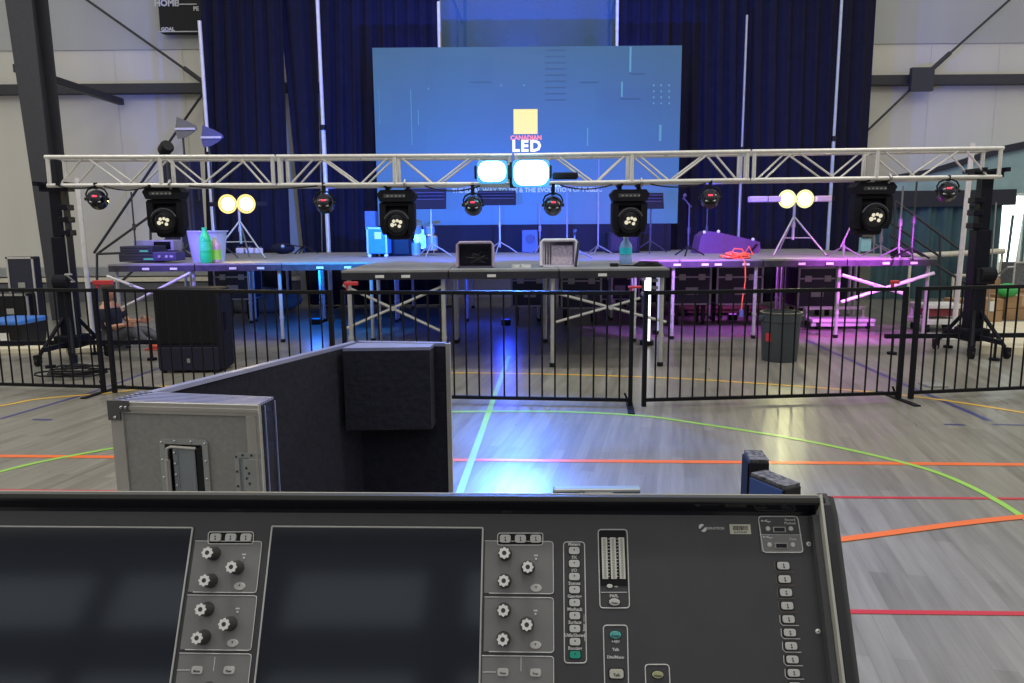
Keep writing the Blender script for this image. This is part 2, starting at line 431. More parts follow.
# --- LED wall
def screen_mat():
    M = bpy.data.materials.new('screen_picture_and_glow'); M.use_nodes = True; N = M.node_tree.nodes; L = M.node_tree.links
    b = N['Principled BSDF']; b.inputs['Base Color'].default_value = (.02, .02, .025, 1); b.inputs['Roughness'].default_value = .5
    tc = N.new('ShaderNodeTexCoord'); 
    # tiles of slightly different blue, as in the tech backdrop shown on the screen
    ck = N.new('ShaderNodeTexBrick'); ck.inputs['Scale'].default_value = 1; ck.inputs['Brick Width'].default_value = 1.3; ck.inputs['Row Height'].default_value = .62
    ck.inputs['Mortar Size'].default_value = .004; ck.inputs['Color1'].default_value = (.035, .105, .36, 1); ck.inputs['Color2'].default_value = (.045, .13, .40, 1)
    ck.inputs['Mortar'].default_value = (.045, .13, .37, 1)
    mp = N.new('ShaderNodeMapping'); mp.inputs['Rotation'].default_value = (PI/2, 0, 0)
    L.new(tc.outputs['Object'], mp.inputs[0]); L.new(mp.outputs[0], ck.inputs['Vector'])
    nz = N.new('ShaderNodeTexNoise'); nz.inputs['Scale'].default_value = .55; L.new(tc.outputs['Object'], nz.inputs['Vector'])
    mx = N.new('ShaderNodeMix'); mx.data_type = 'RGBA'; mx.blend_type = 'MIX'; L.new(nz.outputs['Fac'], mx.inputs[0])
    L.new(ck.outputs['Color'], mx.inputs[6]); mx.inputs[7].default_value = (.030, .18, .44, 1)
    sp_ = N.new('ShaderNodeSeparateXYZ'); L.new(tc.outputs['Object'], sp_.inputs[0])
    mr = N.new('ShaderNodeMapRange'); mr.inputs[1].default_value = 1.6; mr.inputs[2].default_value = 4.2; L.new(sp_.outputs['Z'], mr.inputs[0])
    m2 = N.new('ShaderNodeMix'); m2.data_type = 'RGBA'; m2.blend_type = 'MULTIPLY'; L.new(mr.outputs[0], m2.inputs[0]); L.new(mx.outputs[2], m2.inputs[6]); m2.inputs[7].default_value = (.95, .82, .50, 1)  # glow of the lamps painted into the picture, fading towards the top
    mx = m2
    L.new(mx.outputs[2], b.inputs['Emission Color']); b.inputs['Emission Strength'].default_value = .85
    return M
YS = 14.6
s_tl, s_tr, s_bl, s_br = at(373, 48, YS), at(682, 44, YS), at(378, 226, YS), at(677, 226, YS)
sx0, sx1 = (s_tl.x+s_bl.x)/2, (s_tr.x+s_br.x)/2; sz0, sz1 = s_bl.z, s_tl.z
sz0 = 1.70
scx, scz, sw_, sh_ = (sx0+sx1)/2, (sz0+sz1)/2, sx1-sx0, sz1-sz0
T = thing('video_screen', 'large blue video screen with a yellow square logo above centre stage', 'screen', (scx, YS, 1.165))
zc = scz-1.165
obj('display', B().box((0, 0, zc), (sw_, .03, sh_)), screen_mat(), T)
obj('back_casing', B().box((0, .09, zc), (sw_, .13, sh_)), m_blackmatte, T)
obj('ground_support', B().box((0, .1, (sz0-1.165)/2), (sw_-.3, .5, sz0-1.165)), m_blackmatte, T)
def S(px, py):  # pixel to screen-local x, z
    p = at(px, py, YS); return p.x-scx, p.z-1.165
def srect(b, x0, y0, x1, y1, d=.02):
    a = S(x0, y0); c = S(x1, y1)
    b.box(((a[0]+c[0])/2, -.02, (a[1]+c[1])/2), (abs(c[0]-a[0]), .012, abs(c[1]-a[1]))); return b
obj('logo_square', srect(B(), 513.5, 109.5, 537.5, 134), emis('screen_yellow', (1.0, .82, .30), 1.1), T)
def stext(s, px, py, size, M, name='lettering', w=3.0, sp=1.0):
    c = S(px, py); b = B(); text(b, s, size, lambda x, y, z: (c[0]+x, -.022-z, c[1]+y), .004, font_w=w, sp=sp)
    return obj(name, b, M, T)
stext('CANADIAN', 526, 138, .115, emis('screen_red', (1.0, .25, .30), 1.1), w=2)
stext('LED', 526.5, 146.6, .29, emis('screen_white', (1, 1, 1), 1.2), w=2.2, sp=1.2)
stext('THE IDEAL WAY TO SEE & THE EVOLUTION OF PUBLIC', 527, 190.3, .118, emis('screen_pale', (.45, .62, 1), .75), w=1.5)
b = B()
for i, px in enumerate((653.5, 661, 669)):
    for py in (85.5, 91.5, 97.5, 103.5): srect(b, px-.7, py-.9, px+.7, py+.9)
for x0, y0, x1, y1 in ((629.5, 47, 631, 72), (621, 82, 622.5, 97), (659, 125, 661, 141), (411, 90, 412, 145), (379, 90, 380, 125), (418, 110, 419, 125), (587, 128, 588, 146), (428, 88, 429, 90), (523, 85, 525, 86), (500, 85, 502, 86)): srect(b, x0, y0, x1, y1)
obj('graphic_marks', b, emis('screen_marks', (.12, .38, .66), .75), T)
b = B()
for j in range(9): srect(b, 545, 50+j*6.2, 566, 50.8+j*6.2)
for r4 in ((580, 82, 598, 83), (630, 73.5, 645, 74.5), (620, 98.5, 640, 99.5), (470, 82, 492, 82.7)): obj('graphic_line', srect(B(), *r4), emis('screen_dark', (.03, .09, .25), .8), T)
obj('graphic_bars', b, emis('screen_dark', (.03, .09, .25), .8), T)
# --- scoreboard
p = at(178, 14, YW-.25)
T2 = thing('scoreboard', 'black scoreboard with HOME lettering high on the left wall', 'scoreboard', p)
def W2(px, py): q = at(px, py, YW-.25); return q.x-p.x, q.z-p.z
a = W2(157, -22); c = W2(215, 33)
obj('case', B().box(((a[0]+c[0])/2, .05, (a[1]+c[1])/2), (c[0]-a[0], .2, a[1]-c[1]), bev=.01), m_black, T2)
b = B(); q = W2(167.5, 4); text(b, 'HOME', .19, lambda x, y, z: (q[0]+x, -.055-z, q[1]+y), .004, font_w=2)
q2 = W2(169, 30); text(b, 'GOAL', .11, lambda x, y, z: (q2[0]+x, -.055-z, q2[1]+y), .004, font_w=2)
q3 = W2(197, 9.5); text(b, 'PE', .12, lambda x, y, z: (q3[0]+x, -.055-z, q3[1]+y), .004, font_w=2)
obj('lettering', b, mat('score_white', (.6, .6, .62), .5), T2)
b = B(); q = W2(179.5, 2); r_ = W2(198, 5); b.box(((q[0]+r_[0])/2, -.06, r_[1]), (r_[0]-q[0], .02, .02)).box((q[0], -.06, r_[1]+.2), (.02, .02, .4))
q = W2(160, 32.5); r_ = W2(199, 32.5); b.box(((q[0]+r_[0])/2, -.06, q[1]), (r_[0]-q[0], .02, .02))
obj('border_line', b, mat('score_white', (.6, .6, .62), .5), T2)

# --- right: net curtain, boards
m_net = mat('pale_teal_fabric', (.30, .44, .45), .8, 0, .12, 3); m_teal = mat('dark_teal_fabric', (.045, .10, .115), .8, 0, .25, 2)
YR = 16.3
def sheet(name, pixs_top, pixs_bot, Y, M, label, cat, th=.04):
    n = len(pixs_top); V = []
    for pt, pb in zip(pixs_top, pixs_bot):
        a = at(pt[0], pt[1], Y); c = at(pb[0], pb[1], Y); V += [c, a]
    b = B(); N0 = len(V); b.add(V+[v+Vector((0, th, 0)) for v in V],
        [(2*i, 2*i+2, 2*i+3, 2*i+1) for i in range(n-1)]+[(N0+2*i, N0+2*i+1, N0+2*i+3, N0+2*i+2) for i in range(n-1)] +
        [(2*i+1, 2*i+3, N0+2*i+3, N0+2*i+1) for i in range(n-1)]+[(2*i, N0+2*i, N0+2*i+2, 2*i+2) for i in range(n-1)] +
        [(0, 1, N0+1, N0), (2*n-2, N0+2*n-2, N0+2*n-1, 2*n-1)])
    return tag(obj(name, b, M), label, cat)
sheet('net_curtain', [(872, 181), (930, 172), (965, 162), (1000, 151), (1060, 138), (1130, 128)], [(872, 196)]+[(x, 193) for x in (930, 965, 1000, 1060, 1130)], YR, m_net,
      'pale teal netting sloping up behind the right truss end', 'netting')
sheet('padded_border', [(872, 179), (930, 169), (965, 158.5), (1000, 146.5), (1060, 134), (1130, 124)], [(872, 183), (930, 174), (965, 164.5), (1000, 154), (1060, 141), (1130, 131)], YR-.1, mat('navy_vinyl', (.012, .014, .03), .5),
      'navy border along the sloping top of the teal netting', 'border', .08)
tb = sheet('fabric_banner', [(870, 191), (950, 190.5), (1017, 189)], [(870, 207.5), (950, 206.5), (1016, 205)], YR-.12, mat('navy_vinyl', (.012, .014, .03), .5),
      'dark navy band running behind the right speaker tower', 'banner', .05)
# wavy teal curtain below
b = B(); x0, x1 = at(872, 230, YR).x, at(1000, 230, YR).x; z0, z1 = .01, at(940, 204, YR).z
for i in range(81):
    u = i/80; x = x0+(x1-x0)*u
    for z in (z0, z1): b.v.append((x, YR+.05*math.sin(x*15)+.03*math.sin(x*37), z))
for i in range(80): b.f.append((2*i, 2*i+2, 2*i+3, 2*i+1))
tag(obj('divider_curtain', b, m_teal, None, smooth='all'), 'dark teal hanging divider curtain behind the right stairs', 'curtain')
def bar3(p, q, r, M, name, label, cat): return tag(obj(name, B().cyl(p, q, r, n=10).cyl((q.x, q.y+.05, 0), (q.x, q.y+.05, q.z), .03, n=8).cyl((p.x, p.y+.05, 0), (p.x, p.y+.05, p.z), .03, n=8), M, None, True), label, cat)
bar3(at(912, 256, YR-.4), at(1004, 251, YR-.4), .06, m_cream, 'board_rail', 'cream rail running across the dark teal curtain', 'rail')
bar3(at(955, 275.5, YR-.4), at(1007, 276, YR-.4), .035, m_cream, 'floor_rail', 'thin cream rail above the brown cartons', 'rail')
p = at(1016, 283, 15.2); t = thing('grey_cabinet', 'grey box with pale edges below the bright door', 'cabinet', (p.x, 15.2, 0))
hz = at(1016, 262, 15.2).z
obj('body', B().box((0, 0, hz/2), (.42, .4, hz), bev=.01), mat('speckled_grey', (.14, .15, .15), .7, 0, .4, 25), t)
obj('trim', B().box((-.2, -.2, hz/2), (.03, .03, hz)).box((0, -.2, hz), (.44, .04, .03)), m_alu, t)
# ================================================================== STAGE
ZD = 1.165
m_deck = mat('grey_stage_deck', (.25, .25, .25), .6, 0, .15, 5)
m_fascia = mat('stage_edge_profile', (.055, .05, .07), .45, .2, .3, 9)
m_fasc2 = mat('stage_edge_dark', (.02, .02, .03), .5, .0, .3, 9)
m_leg = mat('stage_leg_steel', (.50, .50, .49), .42, .4)
m_stick = mat('white_sticker', (.75, .74, .72), .5)
def platform(x0, x1, y0, y1, label, legs, group, dark=False, tagx=None, missing=()):
    cx, cy = (x0+x1)/2, (y0+y1)/2; w_, d_ = x1-x0, y1-y0
    t = thing('stage_platform', label, 'stage platform', (cx, cy, 0), 0, group)
    obj('deck', B().box((0, 0, ZD-.012), (w_-.012, d_-.012, .024)), m_deck, t)
    b = B(); h = .085
    for s in (-1, 1):
        b.box((0, s*(d_/2-.03), ZD-.024-h/2), (w_-.014, .05, h)); b.box((s*(w_/2-.03), 0, ZD-.024-h/2), (.05, d_-.11, h))
    obj('edge_frame', b, m_fasc2 if dark else m_fascia, t)
    k = 0
    for sy in (-1, 1):
        for sx in (-1, 1):
            k += 1
            if sx < 0 and x0 != XL[0] and not (dark and x0 == XM[0]): continue
            lx, ly = sx*(w_/2-.07), sy*(d_/2-.1)
            lg = obj('leg', B().cyl((lx, ly, .02), (lx, ly, ZD-.11), .026, n=10).cyl((lx, ly, .35), (lx, ly, .38), .034, n=10), m_leg, t, True)
            obj('foot', B().cyl((lx, ly, 0), (lx, ly, .05), .036, n=10), m_black, lg)
    if tagx is not None:
        for q in tagx: obj('sticker', B().box((q-cx, -d_/2-.008, ZD-.07), (.10, .01, .032)), m_stick, t)
    return t
XL = [-5.8, -4.55, -3.30, -1.97]; XM = [-1.97, -.73, .55, 1.83]; XR = [1.83, 2.42, 3.62, 4.83, 6.12]
fr = ['left end', 'second from left end', 'third from left end', 'left of thrust', 'behind thrust', 'behind thrust', 'narrow one right of the thrust', 'right middle', 'right middle', 'right end']
alls = list(zip(XL[:-1], XL[1:]))+list(zip(XM[:-1], XM[1:]))+list(zip(XR[:-1], XR[1:]))
names = ['at the far left end of the stage front', 'second from the left end, under the green bottle', 'left of the thrust, legs lit blue',
         'behind the thrust, its left third', 'behind the thrust, its middle', 'behind the thrust, its right third',
         'narrow filler beside the thrust on its right', 'right front under the orange cable, legs lit lilac', 'right front above the grey bin', 'at the right end, crossed white braces below']
rn = ['at the far left corner by the antennas', 'behind the clear tub', 'below the slanting gap in the drapes', 'under the drum kit, left of centre', 'in the centre below the screen logo', 'under the dark music stand and bass cabinet', 'narrow, left of the purple wedge', 'under the purple wedge', 'behind the lime lamp stand', 'at the far right corner by the stairs']
for (x0, x1), nm in zip(alls, names):
    mid = 'thrust' in nm and 'behind' in nm
    platform(x0, x1, 10.6, 13.05, 'folding stage platform '+nm, 4, 'stage platforms, front row of the main stage', tagx=None if mid else [x0+.55, x0+.95])
    platform(x0, x1, 13.06, 15.28, 'rear stage platform '+rn[names.index(nm)], 4, 'stage platforms, rear row of the main stage')
for (x0, x1), nm in zip(zip(XM[:-1], XM[1:]), ('left', 'middle', 'right')):
    platform(x0, x1, 8.5, 10.59, 'dark-edged thrust platform at the front of the stage, %s one of three' % nm, 4, 'stage platforms of the thrust', True, [x0+.5] if nm != 'left' else [x0+.45, x0+.75])
def brace(pairs, label, Y, M=None, r=.017):
    o = at(*pairs[0][0], Y); t = thing('cross_brace', label, 'brace', o)
    for a, c in pairs: obj('rail', B().cyl(rel(at(a[0], a[1], Y), o), rel(at(c[0], c[1], Y+.02), o), r, n=8), M or m_leg, t)
    obj('pivot_bolt', B().cyl(rel(at((pairs[0][0][0]+pairs[0][1][0])/2, (pairs[0][0][1]+pairs[0][1][1])/2, Y-.03), o), rel(at((pairs[0][0][0]+pairs[0][1][0])/2, (pairs[0][0][1]+pairs[0][1][1])/2, Y+.05), o), .03, n=8), m_leg, t)
    return t
brace([((343, 285), (443, 332)), ((345, 329), (443, 286))], 'crossed braces on the left front of the thrust', 8.6)
brace([((556, 293), (666, 322)), ((556, 322), (640, 298))], 'crossed braces on the right front of the thrust', 8.6)
m_pl = mat('pale_brace_tube', (.72, .70, .70), .4, .2)
brace([((842, 275), (908, 295)), ((841, 302), (934, 273))], 'white crossed braces under the right end of the stage', 10.6, m_pl, .025)
brace([((107, 276), (155, 294)), ((116, 311), (190, 273))], 'white crossed braces under the left end of the stage', 10.55, m_pl, .02)

# ------------------------------------------------------------------ truss
m_truss = mat('truss_aluminium', (.70, .68, .64), .42, .35, .06, 20)
YT = 9.1
pix = [(44, 157.2, 183.5), (275.5, 156.7, 183.5), (513, 155.5, 183.5), (751, 151.6, 180.3), (1004.5, 148.3, 175)]
def chordz(px):
    for a, b_ in zip(pix[:-1], pix[1:]):
        if px <= b_[0]: break
    t_ = (px-a[0])/(b_[0]-a[0]); return at(px, a[2]+(b_[2]-a[2])*t_, YT).z
P_ = [at(a, b_, YT) for a, b_, c in pix]; Q_ = [at(a, c, YT) for a, b_, c in pix]
lbs = ['silver box truss section at the far left', 'silver box truss section left of centre, ending at the cyan lamps', 'silver box truss section right of the cyan lamps', 'silver box truss section at the far right']
for i in range(4):
    p0, p1 = P_[i], P_[i+1]; L_ = (p1-p0).length; H = .335; D = .335
    t = thing('truss_section', lbs[i], 'truss', p0, 0, 'box truss sections of the front truss')
    ex = (p1-p0).normalized(); ez = Vector((0, 0, 1)); ez = (ez-ex*ez.dot(ex)).normalized(); ey = Vector((0, 1, 0))
    def tp(u, k, h): return ex*(u*L_)+ey*(k*D)-ez*((1-h)*H)
    for k in (0, 1):
        for h in (0, 1):
            obj('chord', B().cyl(tp(0.004, k, h), tp(.996, k, h), .026, n=12), m_truss, t, True)
    for k in (0, 1):
        for u in (.014, .986):
            obj('upright', B().cyl(tp(u, k, 0), tp(u, k, 1), .024, n=10), m_truss, t, True)
        if True: obj('upright', B().cyl(tp(.5, k, 0), tp(.5, k, 1), .026, n=10), m_truss, t, True)
        z = [(.055, 0), (.17, 1), (.34, 0), (.48, 1), (.52, 1), (.66, 0), (.83, 1), (.945, 0)]
        for a_, b_ in ((0, 1), (1, 2), (2, 3), (4, 5), (5, 6), (6, 7)):
            ua, ha = z[a_]; ub, hb = z[b_]
            s = .02 if ub > ua else -.02
            obj('diagonal', B().cyl(tp(ua+(.012 if a_ in (1, 2, 5, 6) else 0), k, ha), tp(ub, k, hb), .0125, n=8), m_truss, t, True)
    for h in (0, 1):
        for u in (.014, .34, .66, .986):
            obj('cross_strut', B().cyl(tp(u, 0, h), tp(u, 1, h), .0125, n=8), m_truss, t, True)
# ------------------------------------------------------------------ lifting towers
m_tower = mat('tower_black', (.006, .007, .014), .6, spec=.2)
def tower(px, side, label, ztop):
    p = onz(px, 363); X, Y = at(px, 330, YT+.17).x, YT+.17
    t = thing('lifting_tower', label, 'lifting tower', (X, Y, 0), 0, 'truss lifting towers')
    obj('outer_mast', B().box((0, 0, .92), (.185, .17, 1.3), bev=.015), m_tower, t)
    obj('inner_mast', B().box((0, 0, (1.5+ztop)/2), (.14, .13, ztop-1.5), bev=.01), m_tower, t)
    b = B().box((0, 0, ztop-.05), (.36, .14, .07)).box((-.14, 0, ztop), (.05, .42, .05)).box((.14, 0, ztop), (.05, .42, .05))
    obj('truss_fork', b, m_tower, t)
    for z in (1.62, 1.78, 1.93): obj('locking_block', B().box((side*.10, -.02, z), (.12, .16, .07), bev=.01), m_tower, t)
    w_ = obj('winch', B().cyl((-.05, -.13, 1.02), (.12, -.13, 1.02), .09, n=16).box((.03, -.12, 1.0), (.2, .1, .2), bev=.01), m_blackmatte, t)
    obj('winch_handle', B().tube([(.14, -.13, 1.02), (.18, -.13, 1.02), (.18, -.3, 1.12), (.26, -.3, 1.12)], .012), m_alud, w_)
    obj('cable', B().cyl((.12, -.1, .35), (.10, -.09, 1.9), .008), m_alud, t)
    obj('base_hub', B().box((0, 0, .26), (.3, .3, .16), bev=.02), m_tower, t)
    # long cross bar that runs sideways, plus fore and aft legs
    for a, L2 in ((0, 1.02), (PI, 1.02), (PI/2, .5), (-PI/2, .5)):
        d = Vector((math.cos(a), math.sin(a), 0))
        lg = obj('outrigger', B().box(d*(L2/2+.08)+Vector((0, 0, .235)), (L2, .055, .055), rot=Matrix.Rotation(a, 3, 'Z')), m_tower, t)
        e = d*(L2-.02)
        obj('jack_foot', B().cyl(e+Vector((0, 0, .03)), e+Vector((0, 0, .26)), .016).cyl(e+Vector((0, 0, 0)), e+Vector((0, 0, .03)), .06), m_tower, lg)
    for a in (PI/4+.2, 3*PI/4-.2, -PI/4-.25, -3*PI/4+.25):
        d = Vector((math.cos(a), math.sin(a), 0))
        obj('diagonal_brace', B().cyl(d*.08+Vector((0, 0, .56)), d*.40+Vector((0, 0, .14)), .024, n=8), m_tower, t)
        cs = obj('castor', B().cyl(d*.43+Vector((-.02, 0, .055)), d*.43+Vector((.02, 0, .055)), .055, n=14).box(d*.43+Vector((0, 0, .11)), (.06, .08, .06)), m_black, t)
    return t
tower(71, 1, 'black lifting tower holding up the left end of the truss', 2.21)
tower(972, -1, 'black lifting tower holding up the right end of the truss', 2.29)
# tall silver poles behind each tower
for px, yb_, pt, yt_, lb in ((93, 337, 77, 178, 'silver upright pole with white base by the left tower'), (953, 338, 972.5, 143, 'silver upright pole crossing the right end of the truss')):
    f = onz(px, yb_) if px < 500 else onz(px, yb_)
    top = at(pt, yt_, f.y); t = thing('silver_pole', lb, 'pole', (f.x, f.y, 0))
    obj('tube', B().cyl((0, 0, .03), (top.x-f.x, 0, top.z), .036, n=12), m_pl, t, True)
    obj('base_plate', B().box((0, 0, .02), (.5, .5, .04), bev=.01), m_white, t)

# ------------------------------------------------------------------ crowd fence
m_fence = mat('fence_black_steel', (.004, .004, .006), .5, spec=.25)
J = [onz(-135, 386), onz(109.5, 392.5), onz(341, 401), onz(637, 406.5), onz(904.5, 399), onz(1150, 388)]
flab = ['at the far left, ending by the left tower', 'in front of the big black loudspeaker', 'in front of the thrust, its left end hidden by the case',
        'in front of the grey bin', 'at the far right, in front of the right tower']
HF = 1.05
for i in range(5):
    a, c = J[i].copy(), J[i+1].copy(); d = (c-a).normalized(); a += d*.045; c -= d*.045; L_ = (c-a).length
    t = thing('crowd_fence', 'black steel fence '+flab[i], 'fence', a, math.atan2(d.y, d.x), 'black crowd fence panels across the hall')
    obj('top_rail', B().box((L_/2, 0, HF), (L_, .035, .035), bev=.005), m_fence, t)
    obj('bottom_rail', B().box((L_/2, 0, .06), (L_, .03, .03)), m_fence, t)
    for x in (.018, L_-.018): obj('post', B().box((x, 0, (HF+.02)/2), (.038, .038, HF+.02)), m_fence, t)
    n = int(round(L_/.118))
    for k in range(1, n):
        x = L_*k/n; obj('bar', B().cyl((x, 0, .06), (x, 0, HF), .0085, n=8), m_fence, t, True)
    ft = obj('foot', B().box((L_-.02, 0, .006), (.06, .6, .012)).cyl((L_-.02, .02, .01), (L_-.07, .02, .12), .01), m_fence, t)
m_rt = mat('red_plastic', (.55, .04, .05), .5)
for i, px, py, lb in ((1, 103, 282.5, 'wide red clip on the fence joint by the left tower'), (2, 351, 283.5, 'red clip above the fence beside the thrust corner'), (3, 635, 287, 'thin red clip on the fence joint below the water bottle'), (4, 895, 282, 'red clip at the fence joint on the right')):
    Y = J[i].y+.02; p = at(px, py, Y)
    w_ = (.19, .13, .12, .07)[i-1]
    t = obj('fence_clip', B().box((0, 0, 0), (w_, .05, (.045, .035, .02, .03)[i-1]), bev=.006).box((-w_*.3, 0, -.03), (.02, .03, .05)), m_rt); t.location = p
    tag(t, lb, 'clip')

# ------------------------------------------------------------------ lamps on the truss
m_lens = mat('lens_glass', (.02, .02, .025), .08)
m_glow = emis('warm_white_led', (1.0, .92, .68), .8)
m_red7 = emis('red_display', (1.0, .05, .12), 1.6)
def moving_head(px, ybase, ylens, label, s=1.0, rz=0.0):
    Y = YT+.17; o = at(px, ybase, Y); zl = at(px, ylens, Y).z-o.z
    t = thing('moving_head_light', label, 'stage light', o, rz, 'moving head lights hanging from the truss')
    obj('base', B().prism([(-.235*s, -.13, .02), (-.20*s, -.13, -.065), (.20*s, -.13, -.065), (.235*s, -.13, .02), (.19*s, -.13, .075), (-.19*s, -.13, .075)], (0, .26, 0)), m_blackmatte, t)
    b = B().box((-.02, -.135, .0), (.26*s, .012, .045), bev=.004)
    obj('control_panel', b, mat('dim_panel', (.06, .06, .07), .4), t)
    b = B(); 
    for k in range(5): b.box((-.10+.05*k, -.143, .0), (.025, .006, .016))
    obj('panel_buttons', b, m_alud, t)
    cz = chordz(px)-o.z
    cl = obj('clamp', B().cyl((-.12*s, -.19, cz-.03), (-.12*s, .19, cz-.03), .02).cyl((.12*s, -.19, cz-.03), (.12*s, .19, cz-.03), .02).box((-.12*s, 0, (cz+.04)/2), (.05, .06, cz-.06)).box((.12*s, 0, (cz+.04)/2), (.05, .06, cz-.06)), m_blackmatte, t)
    obj('clamp_hook', B().tube([(.12*s, -.16, cz-.06), (.12*s, -.22, cz), (.12*s, -.17, cz+.04)], .014), m_alud, cl)
    b = B().box((0, 0, -.095), (.42*s, .16, .05), bev=.01)
    for q in (-1, 1): b.prism([(q*.215*s, -.09, -.09), (q*.215*s, -.09, zl-.05), (q*.18*s, -.09, zl-.15), (q*.13*s, -.09, zl-.15), (q*.14*s, -.09, -.10)], (0, .18, 0))
    obj('yoke', b, m_blackmatte, t)
    d = Vector((0, -1, -.10)).normalized(); c = Vector((0, 0, zl))
    hd = obj('head', B().lathe([(.10*s, -.22), (.14*s, -.18), (.150*s, 0), (.150*s, .12), (.145*s, .17), (.125*s, .175), (.12*s, .15)], c, d, 24), m_black, t, True)
    obj('tail_casing', B().box(c+Vector((0, .08, .0)), (.31*s, .22, .42*s), bev=.05), m_blackmatte, t)
    b = B(); k = []
    for i in range(9):
        a = PI*.12+PI*.76*i/8; k.append(c+d*.14+Vector((.155*s*math.cos(a), 0, .155*s*math.sin(a))))
    b.tube(k, .011, 6); obj('bezel_arc', b, mat('grey_bezel', (.09, .09, .11), .5), hd)  # paler grey arc over the top of the head
    q = c+d*.15; up = Vector((0, 0, 1)); up = (up-d*up.dot(d)).normalized(); rt = Vector((1, 0, 0))
    obj('lens', B().lathe([(.118*s, 0), (.09*s, .010), (.0, .016)], q, d, 24, cap=False), m_lens, hd, True)
    b = B()
    for x, z, r in ((-.05, -.015, .026), (-.03, .03, .022), (.012, .036, .02), (.05, .02, .024), (.035, -.03, .022), (-.012, -.01, .014)):
        b.lathe([(r*s, 0), (r*.7*s, .012), (0.0, .016)], q+rt*x*s+up*z*s+d*.012, d, 10)
    obj('led_cluster', b, m_glow, hd)
    return t
moving_head(166, 194, 220.5, 'black moving head light above the green bottle', 1.0, .08)
moving_head(397.5, 196.5, 222.5, 'black moving head light left of the drum kit')
moving_head(629, 196, 220, 'black moving head light above the water bottle')
moving_head(871.5, 189, 216.5, 'black moving head light right of the yellow-green lamps', 1.08)
def par(px, py, label, rz=0.0, s=.84):
    Y = YT; o = at(px, py, Y); cz = chordz(px)-o.z
    t = thing('par_light', label, 'stage light', o, rz, 'small round lights hanging from the truss')
    d = Vector((0, 1, -.35)).normalized()
    hd = obj('can', B().lathe([(.03, -.12*s), (.085*s, -.105*s), (.118*s, -.05*s), (.125*s, .0), (.13*s, .10*s), (.12*s, .10*s)], (0, 0, 0), d, 22), m_blackgloss, t, True)
    obj('rear_fin', B().lathe([(.12*s, -.04*s), (.131*s, -.03*s), (.127*s, -.02*s)], (0, 0, 0), d, 22), m_steel, hd)
    obj('chrome_band', B().box((0, -.112*s, -.035), (.12, .012, .014), rot=Matrix.Rotation(-.3, 3, 'X')), m_alud, hd)
    obj('display', B().box((0, -.112*s, .03), (.055, .018, .02)), m_red7, hd)
    obj('yoke', B().tube([(-.125*s, 0, -.01), (-.14*s, 0, .06), (-.11*s, 0, .13*s), (-.05*s, 0, .16*s), (.05*s, 0, .16*s), (.11*s, 0, .13*s), (.14*s, 0, .06), (.125*s, 0, -.01)], .010)
        .cyl((-.16*s, 0, 0), (-.11*s, 0, 0), .02).cyl((.11*s, 0, 0), (.16*s, 0, 0), .02), m_black, t)
    obj('clamp', B().box((0, 0, (.15*s+cz)/2), (.045, .05, cz-.15*s+.02), bev=.008), m_black, t)
    return o
PARS = [(97, 199, 'small round light near the left end of the truss'), (324.5, 203, 'small round light above the gap in the left drapes'), (473, 205, 'small round light left of the cyan lamps underside'),
        (553, 205, 'small round light right of the cyan lamps underside'), (710, 198, 'small round light above the purple wedge monitor'), (947.5, 191, 'small round light near the right end of the truss')]
PO = [par(a, b_, l, z_) for (a, b_, l), z_ in zip(PARS, (.25, .1, 0, 0, -.2, -.35))]
blu = (.05, .16, 1.0); mag = (.75, .12, 1.0); ind = (.22, .14, 1.0)
# beams of these lights, thrown back over the stage
for o, tg, c, pw, an in ((PO[0], (-4.0, 12.0, .9), ind, 240, 90), (PO[1], (-3.0, 12.5, .9), (.0, .30, 1.0), 520, 80), (PO[1], (-3.0, 15.8, 4.0), (.02, .07, 1.0), 750, 80), (PO[2], (-1.2, 15.5, 3.2), (.02, .11, 1.0), 2100, 100),
                     (PO[3], (1.6, 15.5, 3.6), (.02, .09, 1.0), 2100, 100), (PO[4], (2.6, 12.5, .5), (.45, .16, 1.0), 600, 80), (PO[4], (4.5, 15.8, 4.0), (.04, .06, 1.0), 600, 80), (PO[5], (4.9, 11.2, .4), mag, 760, 70)):
    o_ = Vector(o)+Vector((0, .20, -.05)); spot('par_beam', o_, tg, pw, c, an, .8)

# ------------------------------------------------------------------ lamp bars with the bright heads
def lamp_head(t, x, z, M, M2, r=.13, lit=True, sq=False):
    r_ring = r; r = r*.86
    h = obj('lamp_head', (B().box((x, .06, z), (r*2.1, .16, r*1.8), bev=.03) if sq else B().lathe([(r*.5, .2), (r*.9, .12), (r, 0), (r*1.04, -.02)], (x, 0, z), (0, 1, 0), 20)), m_blackmatte, t, not sq)
    if sq: obj('lit_lens', B().box((x, -.03, z), (r*1.9, .03, r*1.6), bev=.02), M, h)
    else:
        obj('lit_lens', B().lathe([(r*.96, 0), (r*.6, -.03), (0, -.045)], (x, -.02, z), (0, 1, 0), 20, cap=False), M, h)
        obj('halo_ring', B().lathe([(r*1.0, -.005), (r_ring*1.12, -.04), (r_ring*1.15, -.03), (r*1.0, .02)], (x, 0, z), (0, 1, 0), 22, cap=False), M2, h)  # lamp halo built as a glowing ring
    return h
